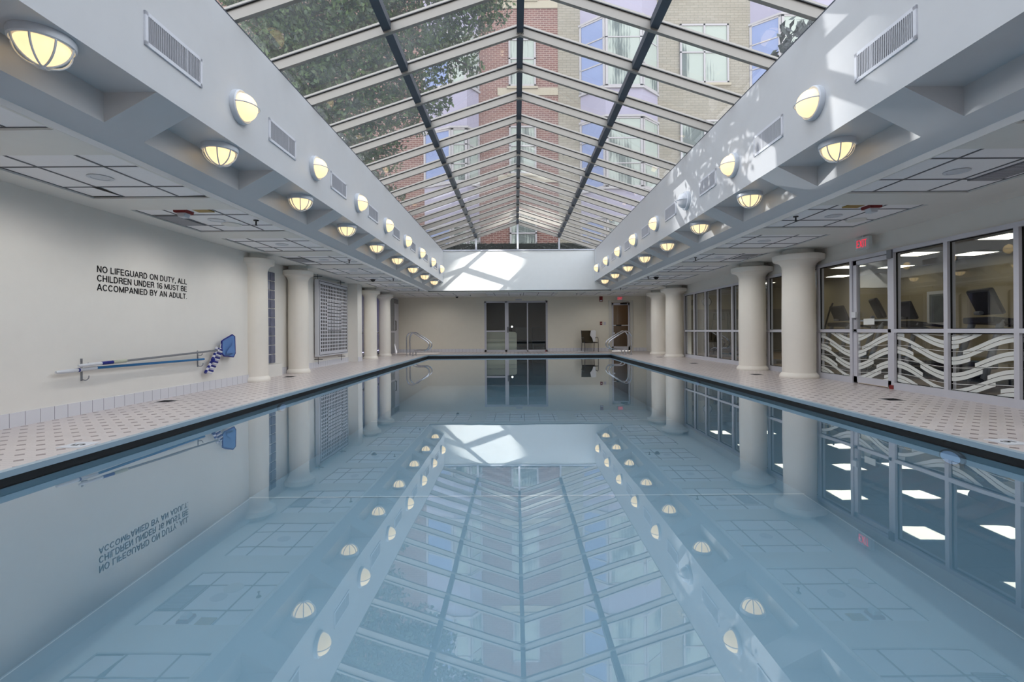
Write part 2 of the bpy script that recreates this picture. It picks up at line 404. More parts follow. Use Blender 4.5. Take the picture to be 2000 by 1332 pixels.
def text_mesh(name, body, mat, parent, width, cap, origin, right, up, extrude=0.003, bold=0.076, smallsp=.36):
    """a line of plain sans lettering, cap height `cap`, stretched to `width`, laid out from origin along right/up."""
    adv = 0; strokes = []
    for ch in body:
        if ch == ' ': adv += smallsp; continue
        w_, ss = GL[ch]
        for st in ss: strokes.append([(x + adv, y) for x, y in st])
        adv += w_ + .12
    total = adv - .12; kx = width / total
    right = Vector(right); up = Vector(up); nrm = right.cross(up); O = Vector(origin)
    if bold < .03: bold = .066
    b = MB()
    for st in strokes:
        pts = [Vector((x * kx / cap, y)) for x, y in st]; n = len(pts); Ls = []
        for i, p in enumerate(pts):
            d1 = (pts[i] - pts[i - 1]).normalized() if i else None; d2 = (pts[i + 1] - pts[i]).normalized() if i < n - 1 else None
            if i == 0 and (pts[0] - pts[-1]).length < 1e-4: d1 = (pts[-1] - pts[-2]).normalized()
            if i == n - 1 and (pts[0] - pts[-1]).length < 1e-4: d2 = (pts[1] - pts[0]).normalized()
            d = ((d1 or d2) + (d2 or d1)).normalized(); nn = Vector((-d.y, d.x)); c_ = max(.5, abs((d1 or d2).dot(d)))
            Ls.append((p + nn * bold / c_, p - nn * bold / c_))
        for i in range(n - 1):
            q_ = [Ls[i][0], Ls[i + 1][0], Ls[i + 1][1], Ls[i][1]]
            f_ = [O + right * (v.x * cap) + up * (v.y * cap) + nrm * extrude for v in q_]; g_ = [v - nrm * extrude for v in f_]
            b.add(f_ + g_, [(0, 1, 2, 3), (7, 6, 5, 4), (0, 4, 5, 1), (1, 5, 6, 2), (2, 6, 7, 3), (3, 7, 4, 0)])
    return b.build(name, mat, parent)

# ------------------------------------------------------------------ main dimensions (metres; deck is z = 0, pool runs along y)
PX0, PX1, PY0, PY1 = -3.50, 3.75, 0.9, 18.9
WZ = -0.10                                   # water level
XWN, XWL, XWR = -5.09, -5.30, 5.85           # near-left wall, recessed left wall, right glazed wall
YB, YF = -3.0, 21.4                          # back wall, far wall
XBL, XBR = -2.815, 3.07                      # inner faces of the two beams
ZBT, ZBL = 4.07, 2.84                        # their top and lower edges
YS = 18.5                                    # far upper wall (fascia)
CZ = 2.46                                    # plaster ceiling
P = 0.91                                     # rafter pitch

# ------------------------------------------------------------------ floor, pool
f = MB()
for a in ((XWL - .1, YB, PX0, YF), (PX1, YB, XWR + .05, YF), (PX0, PY1, PX1, YF), (PX0, YB, PX1, PY0)):
    f.box(a[0], a[1], -0.035, a[2], a[3], 0)
f.build('floor', M['deck'], kind='structure')
g = MB(); cw = 0.05
for a in ((PX0, PY0, PX0 + 0.012, PY1), (PX1 - 0.012, PY0, PX1, PY1), (PX0, PY1 - 0.012, PX1, PY1), (PX0, PY0, PX1, PY0 + 0.012)):
    g.box(a[0], a[1], -0.04, a[2], a[3], 0.004)
for a in ((PX0 - cw, PY0 - cw, PX0, PY1 + cw), (PX1, PY0 - cw, PX1 + cw, PY1 + cw), (PX0, PY1, PX1, PY1 + cw), (PX0, PY0 - cw, PX1, PY0)):
    g.box(a[0], a[1], 0.0, a[2], a[3], 0.004)
o = g.build('trim_1', M['coping'], kind='structure'); o['label'] = 'grey-blue coping edge running around the pool'
g = MB()
for a in ((PX0 - .03, PY0, PX0, PY1), (PX1, PY0, PX1 + .03, PY1), (PX0, PY1, PX1, PY1 + .03), (PX0, PY0 - .03, PX1, PY0)):
    g.box(a[0], a[1], WZ - 0.01, a[2], a[3], -0.036)
o = g.build('trim_2', M['gutter'], kind='structure'); o['label'] = 'black gutter band just above the water'
# basin: floor slopes down towards the near end
ZA, ZN = -1.22, -1.50
b = MB()
b.quad((PX0, 6.2, ZA), (PX1, 6.2, ZA), (PX1, PY1, ZA), (PX0, PY1, ZA))
b.quad((PX0, PY0, ZN), (PX1, PY0, ZN), (PX1, 6.2, ZA), (PX0, 6.2, ZA))
b.quad((PX0, PY0, ZN), (PX0, PY1, ZN), (PX0, PY1, WZ), (PX0, PY0, WZ)); b.quad((PX1, PY0, ZN), (PX1, PY1, ZN), (PX1, PY1, WZ), (PX1, PY0, WZ))
b.quad((PX0, PY1, ZN), (PX1, PY1, ZN), (PX1, PY1, WZ), (PX0, PY1, WZ)); b.quad((PX0, PY0, ZN), (PX1, PY0, ZN), (PX1, PY0, WZ), (PX0, PY0, WZ))
b.build('pool_floor', M['plaster'], kind='structure')
b = MB()
for x in (PX0 + 0.02, PX1 - 0.03): b.add([(x, PY0, ZN + .004), (x + .012, PY0, ZN + .004), (x + .012, 6.2, ZA + .004), (x, 6.2, ZA + .004)], [(0, 1, 2, 3)])
b.quad((PX0, 6.2, ZA + .005), (PX1, 6.2, ZA + .005), (PX1, 6.24, ZA + .005), (PX0, 6.24, ZA + .005))
b.quad((PX0, 11.4, ZA + .005), (PX1, 11.4, ZA + .005), (PX1, 11.46, ZA + .005), (PX0, 11.46, ZA + .005))
b.build('trim_3', M['line'], kind='structure')
wm = MB(); wm.quad((PX0, PY0, WZ), (PX1, PY0, WZ), (PX1, PY1, WZ), (PX0, PY1, WZ))
o = wm.build('pool_water', M['water'], kind='structure'); o['label'] = 'still pool water reflecting skylight and lamps'

# ------------------------------------------------------------------ walls
# near-left wall, ends against the first column
o = MB().box(XWL - .2, YB, -.04, XWN, 9.3, 3.02).build('wall_left', M['wall'], kind='structure')
WY = [(16.35, 17.95), (18.1, 19.6)]          # windows in the far part of the recessed wall
m = MB()
m.box(XWL - .2, 9.3, -.04, XWL, 16.35, 3.02); m.box(XWL - .2, 17.95, -.04, XWL, 18.15, 3.02)
m.box(XWL - .2, 16.35, 2.3, XWL, 19.6, 3.02); m.box(XWL - .2, 16.35, -.04, XWL, 19.6, .06); m.box(XWL - .2, 19.6, -.04, XWL, YF, 3.02)
m.build('wall_left_recess', M['wall'], kind='structure')
MB().box(XWL, 15.0, 0, -4.99, 15.42, CZ).build('wall_left_pier', M['wall'], kind='structure')
m = MB()   # far wall with two openings
m.box(-5.5, YF, -.04, -1.42, YF + .2, 2.7); m.box(-1.42, YF, 2.27, 1.42, YF + .2, 2.7); m.box(1.42, YF, -.04, 4.30, YF + .2, 2.7)
m.box(4.30, YF, 2.18, 5.12, YF + .2, 2.7); m.box(5.12, YF, -.04, XWR + .2, YF + .2, 2.7)
m.build('wall_far', M['wallfar'], kind='structure')
SY0, SY1 = 1.88, 16.44
m = MB()   # right wall: strip over the glazing, solid at both ends
m.box(XWR, YB, 2.16, XWR + .2, YF, 3.02); m.box(XWR, YB, -.04, XWR + .2, SY0, 2.16); m.box(XWR, SY1, -.04, XWR + .2, YF, 2.16)
m.build('wall_right', M['wall'], kind='structure')
MB().box(-5.5, YB - .2, -.04, XWR + .2, YB, 5.2).build('wall_back', M['wall'], kind='structure')
MB().box(XWN, YB, 0, XWN + .012, 9.05, .145).build('baseboard_left', M['basey'], kind='structure')
MB().box(XWL, 9.5, 0, XWL + .012, 15.0, .145).box(XWL, 15.42, 0, XWL + .012, 16.35, .145).box(-4.99, 14.99, 0, -4.978, 15.42, .145).build('baseboard_left_recess', M['basey'], kind='structure')
MB().box(XWL, YF - .012, 0, -1.42, YF, .145).box(1.42, YF - .012, 0, 4.16, YF, .145).box(5.26, YF - .012, 0, XWR, YF, .145).build('baseboard_far', M['basex'], kind='structure')
MB().box(-3.40, YS, 2.515, 3.705, YS + .2, ZBT).build('wall_far_upper', M['fascia'], kind='structure')
MB().box(XBL - .02, YS - .03, ZBT - .02, XBR + .02, YS + .12, ZBT + .03).build('sill_far_upper', M['frame'], kind='structure')
# outer flat roof around the skylight; left overhang added to block sky light
m = MB(); m.box(-7.2, YB - .3, 3.0, XBL - .52, YS + .2, 3.9); m.box(XBR + .52, YB - .3, 3.0, 12, YS + .2, 3.9); m.box(-7.2, YS + .2, 2.72, 12, 26, 4.0)
m.box(-14, 21.6, 2.72, -7.2, 26, 4.0)
m.build('roof', M['roofdeck'], kind='structure')

# ------------------------------------------------------------------ the two beams with coffered soffits
LY = [17.6 - 1.82 * k for k in range(11)]     # lamp stations
def beam(name, s, xi, slope, xco, xo):
    """s = -1 left, +1 right; xi inner face, xco outer edge of the coffers, xo outer edge of the soffit."""
    Z = lambda x: ZBL - slope * (abs(x) - abs(xi))
    b = MB()
    def q(*p): b.add(p if s > 0 else p[::-1], [tuple(range(len(p)))])
    y0 = YB; y1 = YS
    q((xi, y0, ZBL), (xi, y1, ZBL), (xi, y1, ZBT), (xi, y0, ZBT))
    b.quad((xi, y0, ZBT), (xi, y1, ZBT), (xi + s * .12, y1, ZBT), (xi + s * .12, y0, ZBT))
    q((xco, y0, Z(xco)), (xo, y0, Z(xo)), (xo, y1, Z(xo)), (xco, y1, Z(xco)))
    q((xo, y0, Z(xo)), (xo, y0, CZ), (xo, y1, CZ), (xo, y1, Z(xo)))
    ys = sorted(LY); edges = [y0]
    for c in ys: edges += [c - .71, c + .71]
    edges.append(y1)
    edges = [max(y0, min(y1, e)) for e in edges]
    for i in range(0, len(edges), 2):
        a, c = edges[i], edges[i + 1]
        if c - a > 1e-3: q((xi, a, ZBL), (xco, a, Z(xco)), (xco, c, Z(xco)), (xi, c, ZBL))
    for c in ys:
        a, d = max(y0, c - .71), min(y1, c + .71)
        q((xi, a, ZBL), (xco, a, ZBL), (xco, d, ZBL), (xi, d, ZBL))
        q((xco, a, Z(xco)), (xco, d, Z(xco)), (xco, d, ZBL), (xco, a, ZBL))
        q((xi, a, ZBL), (xco, a, Z(xco)), (xco, a, ZBL)); q((xi, d, ZBL), (xco, d, ZBL), (xco, d, Z(xco)))
    o = b.build(name, M['beam'], kind='structure')
    return o
beam('beam_left', -1, XBL, .562, -3.235, -3.405)
beam('beam_right', 1, XBR, .50, 3.54, 3.71)

# ------------------------------------------------------------------ ceilings with recessed tile panels
def ceiling(name, x0, x1, y0, y1, px0, px1, panels):
    b = MB(); zt = CZ + .03
    b.box(x0, y0, CZ, px0, y1, zt); b.box(px1, y0, CZ, x1, y1, zt)
    yy = y0
    for (a, c) in panels:
        b.box(px0, yy, CZ, px1, a, zt); yy = c
    b.box(px0, yy, CZ, px1, y1, zt)
    b.build(name, M['ceil'], kind='structure')
def tiles(name, px0, px1, panels, xl, lines):
    zt = CZ + .022
    b = MB()
    for a, c in panels: b.box(px0 - .01, a - .01, zt, px1 + .01, c + .01, zt + .01)
    b.build(name, M['tile'], kind='structure')
    b = MB(); z0 = zt - .005; hw = .011
    for a, c in panels:
        for x in xl: b.box(x - hw, a, z0, x + hw, c, zt)
        for l in lines:
            y = a + l
            if y < c: b.box(px0, y - hw, z0, px1, y + hw, zt)
        b.box(px0, a, z0, px1, a + hw, zt); b.box(px0, c - hw, z0, px1, c, zt); b.box(px0, a, z0, px0 + hw, c, zt); b.box(px1 - hw, a, z0, px1, c, zt)
    b.build(name.replace('tile', 'grid'), M['tbar'], kind='structure')
PAN = [(4.05 + 1.82 * k, 5.37 + 1.82 * k) for k in range(-4, 8)]
ceiling('ceiling_left', XWL, -3.409, YB, YS + .1, -4.75, -3.435, PAN)
tiles('ceiling_tile_left', -4.75, -3.435, PAN, (-3.79, -4.40), (.34, .95))
ceiling('ceiling_right', 3.714, XWR, YB, YS + .1, 3.735, 5.10, PAN)
tiles('ceiling_tile_right', 3.735, 5.10, PAN, (4.03, 4.64), (.28, .89))
b = MB(); z = CZ + .0155
b.box(-4.735, 5.335, z, -4.43, 5.362, z + .003); b.prism([(-4.44, 4.99), (-4.36, 4.99), (-4.405, 5.35)], z, z + .003, plane='xy'); b.prism([(-3.80, 5.36), (-3.45, 5.33), (-3.45, 5.36)], z, z + .003, plane='xy')
b.build('trim_6', M['dark'], kind='structure')
# far strip in front of the far wall
b = MB(); zt = CZ + .03; FX = [(-4.75, -1.95), (-1.25, 1.70), (2.45, 5.0)]
yy0, yy1, pa, pb = YS + .1, YF, 18.95, 20.85
b.box(XWL, yy0, CZ, XWR, pa, zt); b.box(XWL, pb, CZ, XWR, yy1, zt); xx = XWL
for a, c in FX: b.box(xx, pa, CZ, a, pb, zt); xx = c
b.box(xx, pa, CZ, XWR, pb, zt)
b.build('ceiling_far', M['ceil'], kind='structure')
b = MB()
for a, c in FX: b.box(a - .01, pa, CZ + .022, c + .01, pb, CZ + .032)
b.build('ceiling_tile_far', M['tile'], kind='structure')
b = MB()
for a, c in FX:
    x = a + .35
    while x < c: b.box(x - .011, pa, CZ + .017, x + .011, pb, CZ + .022); x += .61
    for y in (pa + .4, pa + 1.01, pa + 1.62): b.box(a, y - .011, CZ + .017, c, y + .011, CZ + .022)
b.build('ceiling_grid_far', M['tbar'], kind='structure')

# ------------------------------------------------------------------ skylight
XR = 0.085                                   # ridge line
SL = 0.33
ZR = 5.07                                    # underside of the rafters at the ridge
zr = lambda x, top=0.0: ZR - SL * abs(x - XR) + top
sky = thing('glass_skylight', (0, 0, 0), 'pitched glass skylight with grey metal rafters over the whole pool', 'skylight')
NR = 23
DR = 0.115; WR = 0.05
for i in range(NR):
    y = YS - P * i
    b = MB()
    for s, xe in ((-1, XBL - .45), (1, XBR + .45)):
        b.prism([(XR, zr(XR)), (xe, zr(xe)), (xe, zr(xe) + DR), (XR, zr(XR) + DR)], y - WR / 2, y + WR / 2)
    for k in (-2, -1, 1, 2):
        b.lathe([(.006, 0), (.006, .004)], 8, Matrix.Translation((XR + k * .022, y - WR / 2 - .004, zr(XR) + .022 - abs(k) * .005)) @ Matrix.Rotation(-PI / 2, 4, 'X'), 1)
    ra = b.build('rafter', [M['rafter'], M['cap']], sky)
    c = MB()
    for s, xe in ((-1, XBL - .45), (1, XBR + .45)):
        c.prism([(XR, zr(XR) + DR), (xe, zr(xe) + DR), (xe, zr(xe) + DR + .012), (XR, zr(XR) + DR + .012)], y - .042, y + .042, 1)
        c.prism([(XR, zr(XR) + DR + .012), (xe, zr(xe) + DR + .012), (xe, zr(xe) + DR + .042), (XR, zr(XR) + DR + .042)], y - .034, y + .034, 0)
    c.build('glazing_cap', [M['rafter'], M['cap']], ra)
yN = YS - P * (NR - 1)
for x, nm in ((XR, 'ridge_bar'), (-1.53, 'purlin'), (1.69, 'purlin')):
    for i in range(NR - 1):
        y1_, y0_ = YS - P * i - WR / 2, YS - P * (i + 1) + WR / 2
        b = MB(); hw = .047; sg = 0 if nm == 'ridge_bar' else (SL if x < XR else -SL)
        zz = zr(x) + .03
        vs = [(x - hw, y, zz - sg * hw + h) for y in (y0_, y1_) for h in (0, .10)] + [(x + hw, y, zz + sg * hw + h) for y in (y0_, y1_) for h in (0, .10)]
        b.add(vs, [(0, 4, 6, 2), (1, 3, 7, 5), (0, 1, 5, 4), (2, 6, 7, 3), (0, 2, 3, 1), (4, 5, 7, 6)])
        b.build(nm, M['purlin'], sky)
for i in range(NR - 1):
    ya, yb = YS - P * (i + 1) + .01, YS - P * i - .01
    for (xa, xb) in ((XBL - .48, -1.53), (-1.53, XR), (XR, 1.69), (1.69, XBR + .48)):
        b = MB(); z = DR + .006
        b.quad((xa, ya, zr(xa) + z), (xb, ya, zr(xb) + z), (xb, yb, zr(xb) + z), (xa, yb, zr(xa) + z))
        b.build('glass_pane', M['roofglass'], sky)
b = MB()
for x in (XBL - .5, XBR + .5): b.box(x - .02, yN, 3.85, x + .02, YS, 4.10)
for x in (XBL - .02, XBR + .02): b.box(x - .02, yN, ZBT, x + .02, YS, ZBT + .018)
b.build('eave_curb', M['purlin'], sky)
for x, hw in ((-1.53, .030), (XR, .035), (1.69, .030)):
    MB().box(x - hw, YS - .045, ZBT + .02, x + hw, YS + .03, zr(x)).build('gable_mullion', M['frame'], sky)
for xa, xb in ((XBL + .02, -1.53), (-1.53, XR), (XR, 1.69), (1.69, XBR - .02)):
    b = MB(); b.quad((xa, YS + .01, ZBT + .03), (xb, YS + .01, ZBT + .03), (xb, YS + .01, max(zr(xb), ZBT + .031)), (xa, YS + .01, max(zr(xa), ZBT + .031)))
    b.build('gable_pane', M['roofglass'], sky)
# back gable closes the skylight behind the camera
b = MB(); b.prism([(XBL, 3.9), (XBR, 3.9), (XBR, zr(XBR) + .1), (XR, ZR + .1), (XBL, zr(XBL) + .1)], yN - .1, yN); b.build('wall_back_gable', M['beam'], kind='structure')
MB().box(XBL - .3, YB, ZBT - .02, XBR + .3, yN, ZBT + 1.1).build('roof_near', M['beam'], kind='structure')

# ------------------------------------------------------------------ lamps
def dome(parent, lit, ribs, R=0.135, H=0.125):
    """caged dome light built along +Z of its parent (base at z=0)."""
    b = MB(); b.lathe([(.0, 0), (.165, 0), (.168, .012), (.165, .05), (.155, .058), (.15, .05), (.0, .05)], 36)
    b.build('base_ring', M['white'], parent, smooth=True)
    g = MB(); prof = [(R, .052)] + [(R * math.cos(a), .052 + H * math.sin(a)) for a in [i * PI / 2 / 8 for i in range(1, 8)]] + [(.006, .052 + H)]
    g.lathe(prof, 32); g.build('globe', M['globe'] if lit else M['globe_off'], parent, smooth=True)
    cg = MB(); RR, HH = .155, .150
    for k in range(ribs):
        a = PI * k / ribs + (PI / ribs / 2 if ribs > 1 else 0)
        pts = [(RR * math.cos(t) * math.cos(a), RR * math.cos(t) * math.sin(a), .045 + HH * math.sin(t)) for t in [PI * j / 18 for j in range(19)]]
        cg.tube(pts, .0065, 6)
    if ribs > 1: cg.lathe([(.0, .045 + HH - .004), (.02, .045 + HH - .004), (.016, .045 + HH + .012), (0, .045 + HH + .014)], 12)
    cg.build('cage', M['white'], parent, smooth=True)

def flip_root(o, s=None):
    pass
proto = {}
for side, xl, nm in ((-1, -3.01, 'left'), (1, 3.29, 'right')):
    for j, y in enumerate([v for v in sorted(LY) if (v > 2.5 if side < 0 else v > 4.0)]):
        lab = f'caged ceiling light in the {ORD[j]} coffer from the near end, {nm} beam'
        if 'c' not in proto:
            root = thing('ceiling_light', (xl, y, ZBL), lab, 'light', 'caged ceiling lights in the coffers'); root.rotation_euler = (PI, 0, 0)
            dome(root, True, 4); proto['c'] = root
        else:
            r = copy_tree(proto['c'], (xl, y, ZBL), lab)
for side, xw, nm in ((-1, XBL, 'left'), (1, XBR, 'right')):
    for j, y in enumerate([v for v in sorted(LY) if 4.0 < v]):
        lab = f'lit domed wall light, {ORD[j]} from the near end on the {nm} beam'
        lit = not (side > 0 and j == 2)
        if not lit: lab = 'unlit domed wall light, the only dark one on the right beam'
        key = f'w{side}' if lit else 'off'
        if key not in proto:
            root = thing('wall_light', (xw, y, 3.24), lab, 'light', 'domed wall lights on the beams')
            root.rotation_euler = (0, PI / 2, 0) if side < 0 else (0, -PI / 2, 0)
            # a single bar lies level across the globe
            hold = root; dome(hold, lit, 1)
            for k in kids(hold): k.rotation_euler = (0, 0, PI / 2)
            proto[key] = root
        else:
            copy_tree(proto[key], (xw, y, 3.24), lab)

# ------------------------------------------------------------------ vents on the beams
def vent(parent, s, n=30):
    """grille 0.66 x 0.26 on a face whose normal is +s x; origin at its centre."""
    b = MB(); a, h = .33, .13
    for (y0, y1, z0, z1) in ((-a, a, h - .03, h), (-a, a, -h, -h + .03), (-a, -a + .03, -h, h), (a - .03, a, -h, h)):
        b.box(0, y0, z0, s * .014, y1, z1)
    b.build('vent_frame', M['vent'], parent)
    MB().box(s * .001, -a + .02, -h + .02, s * .003, a - .02, h - .02).build('vent_cavity', M['dark'], parent)
    c = MB()
    for k in range(n):
        y = -a + .035 + (2 * a - .07) * (k + .5) / n
        c.obox(Matrix.Translation((s * .009, y, 0)) @ Matrix.Rotation(rad(12), 4, 'Z'), .005, .0045, h - .03)
    c.box(s * .004, .12, -h + .03, s * .013, .14, h - .03)
    c.build('vent_blades', M['blade'], parent)
for s, xw, nm in ((1, XBL, 'left'), (-1, XBR, 'right')):
    pr = None
    for j, y in enumerate([v + P for v in sorted(LY) if 2.9 < v < 16]):
        lab = f'white slatted air vent, {ORD[j]} from the near end along the {nm} beam'
        if pr is None:
            pr = thing('air_vent', (xw, y, 3.27), lab, 'vent', f'slatted air vents along the {nm} beam'); vent(pr, s)
        else: copy_tree(pr, (xw, y, 3.27), lab)

# ------------------------------------------------------------------ columns
def column_at(x, y, lab, pr=None):
    if pr: return copy_tree(pr, (x, y, 0), lab)
    r = thing('column', (x, y, 0), lab, 'column', 'round white columns beside the pool', kind='thing')
    R = .29
    MB().lathe([(R, .10), (R * 1.01, 1.0), (R * .97, 2.10)], 40).build('shaft', M['col'], r, smooth=True)
    MB().lathe([(R + .045, 0), (R + .05, .02), (R + .045, .05), (R + .02, .08), (R, .10)], 40).build('column_base', M['col'], r, smooth=True)
    cap = [(R * .97, 2.10)] + [(R * .97 + .15 * (1 - math.cos(t)), 2.10 + .15 * math.sin(t)) for t in [PI / 2 * i / 8 for i in range(1, 9)]]
    cap += [(R + .155, 2.275), (R + .16, 2.35), (R + .12, 2.365), (R - .05, 2.365)]
    MB().lathe(cap, 40).build('capital', M['col'], r, smooth=True)
    MB().lathe([(R - .02, 2.365), (R - .02, CZ)], 40).build('column_neck', M['ceil'], r, smooth=True)
    return r
cy_ = [9.25, 11.07, 16.53, 18.35]
wh = {'right': ['nearest one beside the glass exit door', 'second one along the gym windows', 'third one by the far end of the gym windows', 'farthest one near the far exit door'],
      'left': ['nearest one at the end of the lettered wall', 'second one beyond the glass-block strip', 'third one past the square pier', 'farthest one beside the grey metal door']}
pc = None
for nm, x in (('right', 5.49), ('left', -5.06)):
    for j, y in enumerate(cy_):
        lab = f'round white column, {nm} deck, {wh[nm][j]}'
        c = column_at(x, y, lab, pc)
        pc = pc or c
        if nm == 'left': c.scale = (.76, .76, 1)

# ------------------------------------------------------------------ right glazed wall (gym windows) and its door
MY = [SY0 + .02 + P * k for k in range(17)]
MY = [16.44 - P * k for k in range(17)]       # mullion centres
fx0, fx1 = XWR - .05, XWR + .06
def wave_decals(parent, ya, yb):
    b = MB(); x = XWR - .004
    zlo, zhi = .11, .86
    def ribbon(z0, th, amp, y0, y1):
        n = max(2, int((y1 - y0) / .03)); prev = None
        for i in range(n + 1):
            y = y0 + (y1 - y0) * i / n
            c = z0 - amp * math.cos(2 * PI * (y - 6.43) / 1.82)
            lo, hi = max(zlo, c - th / 2), min(zhi, c + th / 2)
            if hi - lo < .002: prev = None; continue
            if prev: b.add([(x, prev[0], prev[1]), (x, y, lo), (x, y, hi), (x, prev[0], prev[2])], [(0, 1, 2, 3)])
            prev = (y, lo, hi)
    for r in range(-1, 5):
        z0 = .20 + r * .215
        ribbon(z0 + .028, .050, .135, ya, yb)
        for k in range(-2, 8):                # the lower half of each band comes in lengths
            t = 6.43 + 1.82 * k + .16 * r
            ribbon(z0 - .030, .050, .135, max(ya, t - .62), min(yb, t + .30)) if min(yb, t + .30) > max(ya, t - .62) else None
            ribbon(z0 + .086, .050, .135, max(ya, t + .42), min(yb, t + 1.30)) if min(yb, t + 1.30) > max(ya, t + .42) else None
        ribbon(z0 + .02, .007, .03, ya, yb)
    if b.f: b.build('wave_decal', M['frost'], parent)
nwin = 0
def glazing_bay(parent, ya, yb, decal, pulled=.03):
    for z0, z1 in ((.105, .87), (.925, 2.10)):
        MB().box(XWR, ya + pulled, z0, XWR + .006, yb - pulled, z1).build('pane', M['glass'], parent)
        b = MB()   # black gasket lines just inside the metal
        for yy in (ya + pulled, yb - pulled): b.box(XWR - .01, yy - .006, z0, XWR + .012, yy + .006, z1)
        b.box(XWR - .01, ya + pulled, z1 - .012, XWR + .012, yb - pulled, z1); b.box(XWR - .01, ya + pulled, z0, XWR + .012, yb - pulled, z0 + .008)
        b.build('gasket', M['dark'], parent)
    if decal: wave_decals(parent, ya + pulled, yb - pulled)
door_lo, door_hi = 7.34, 8.25
for i in range(len(MY) - 1):
    yb, ya = MY[i], MY[i + 1]
    if abs((ya + yb) / 2 - 7.8) < .3:
        D0, D1 = ya, yb; continue
    nwin += 1
    r = sthing(f'window_{nwin}')
    r['label'] = 'gym window bay in grey metal framing with midrail'
    b = MB(); b.box(fx0, ya + .03, 0, fx1, yb - .03, .105); b.box(fx0, ya + .03, .87, fx1, yb - .03, .925); b.box(fx0, ya + .03, 2.10, fx1, yb - .03, 2.16)
    b.build('window_frame', M['frame'], r)
    MB().box(fx0, ya - .03, 0, fx1, ya + .03, 2.16).build('mullion', M['frame'], r)
    glazing_bay(r, ya, yb, yb < 9.3)
MB().box(fx0, SY1 - .03, 0, fx1, SY1 + .02, 2.16).build('trim_4', M['frame'], kind='structure')
d = sthing('door_1'); d['label'] = 'glass and metal gym door under the exit sign'
b = MB(); b.box(fx0, D0 + .03, 2.10, fx1, D1 - .03, 2.16); b.box(fx0, D0 - .03, 0, fx1, D0 + .03, 2.16)
b.build('door_frame', M['frame'], d)
b = MB(); dx0, dx1 = XWR - .03, XWR + .03
b.box(dx0, D0 + .035, .02, dx1, D1 - .035, .12); b.box(dx0, D0 + .035, .87, dx1, D1 - .035, .925); b.box(dx0, D0 + .035, 2.02, dx1, D1 - .035, 2.09)
b.box(dx0, D0 + .035, .02, dx1, D0 + .115, 2.09); b.box(dx0, D1 - .115, .02, dx1, D1 - .035, 2.09)
b.build('door_leaf', M['frame'], d)
for z0, z1 in ((.12, .87), (.925, 2.02)): MB().box(XWR, D0 + .11, z0, XWR + .006, D1 - .11, z1).build('pane', M['glass'], d)
wave_decals(d, D0 + .115, D1 - .115)
MB().box(dx0 - .05, D1 - .15, 1.12, dx0, D1 - .05, 1.22).build('lock_box', M['white'], d, bevel=.006)
MB().tube([(dx0, D1 - .09, .88), (dx0 - .05, D1 - .09, .88), (dx0 - .05, D1 - .09, 1.10), (dx0, D1 - .09, 1.10)], .012).build('door_handle', M['metal'], d)
MB().tube([(dx1 + .03, D0 + .06, 1.07), (dx1 + .03, D1 - .06, 1.07)], .014).build('push_bar', M['white'], d)
MB().box(dx0 - .004, D1 - .52, 1.00, dx0 + .0, D1 - .28, 1.10).build('door_notice', M['frost'], d)
MB().box(dx0 - .05, D0 - .02, 2.02, dx0, D0 + .07, 2.15).build('door_closer', M['machinegrey'], d)
MB().box(XWR - .06, D0 - .02, 0, XWR - .03, D0 + .06, .06).build('pivot', M['red'], d)

# exit sign by the gym door
def exit_sign(loc, face, wdt, hgt, lab):
    r = thing('exit_sign', loc, lab, 'sign')
    F = Vector(face); up = Vector((0, 0, 1)); right = up.cross(F)
    mt = Matrix(((F.x, right.x, 0), (F.y, right.y, 0), (0, 0, 1))).to_4x4()
    MB().obox(mt, .03, wdt / 2, hgt / 2).build('housing', M['exitface'], r, bevel=.005)
    text_mesh('exit_lettering', 'EXIT', M['exitred'], r, wdt * .72, hgt * .62, F * .031 - right * (wdt * .36) - up * (hgt * .31), right, up, .003, .03)
    MB().box(-.012, -.012, hgt / 2, .012, .012, hgt / 2 + (CZ - loc[2] - hgt / 2)).build('stem', M['exitface'], r)
    return r
exit_sign((5.70, 7.80, 2.33), (-1, 0, 0), .31, .20, 'white box exit sign with red letters above the glass gym door')
exit_sign((4.66, YF - .06, 2.355), (0, -1, 0), .28, .17, 'red-lettered exit sign above the far brown-lit door')

# ------------------------------------------------------------------ wall lettering and pool tools on the left wall
L = thing('wall_lettering', (0, 0, 0), 'black three-line lifeguard notice lettered on the grey left wall', 'sign')
for k, s in enumerate(('NO LIFEGUARD ON DUTY, ALL', 'CHILDREN UNDER 16 MUST BE', 'ACCOMPANIED BY AN ADULT.')):
    text_mesh('lettering_line', s, M['letter'], L, 1.575, .079, (XWN + .001, 5.787, 1.690 - .1115 * k), (0, 1, 0), (0, 0, 1), .003)
for o in kids(L):   # the text must face the pool: right = +y, so its normal points to +x
    pass

def hook(y, z, lab):
    b = MB(); x = XWN
    b.box(x, y - .012, z - .16, x + .006, y + .012, z + .10)
    b.tube([(x, y, z + .03), (x + .06, y, z + .02), (x + .085, y, z + .05)], .006, 6)
    b.tube(bez([(x, y, z - .14), (x + .05, y, z - .155), (x + .085, y, z - .13), (x + .09, y, z - .10)], 4), .006, 6)
    o = b.build('wall_hook', M['metal']); tag(o, lab, 'hook', 'hooks holding the pool poles')
hook(5.57, .55, 'steel wall hook under the white grips of the two pool poles')
hook(7.60, .56, 'steel wall hook behind the brush end of the pool poles')
PXW = XWN + .07
r = thing('pool_brush_pole', (PXW, 5.19, .52), 'blue pole with white grip and curved striped brush on the left wall', 'pool brush')
MB().tube([(0, .50, .012), (0, 2.46, .0)], .017, 12).build('pole', M['blue'], r, smooth=True)
MB().tube([(0, .0, .0), (0, .06, .0), (0, .30, .006), (0, .50, .012)], [.014, .022, .022, .020], 12).build('grip', M['white'], r, smooth=True)
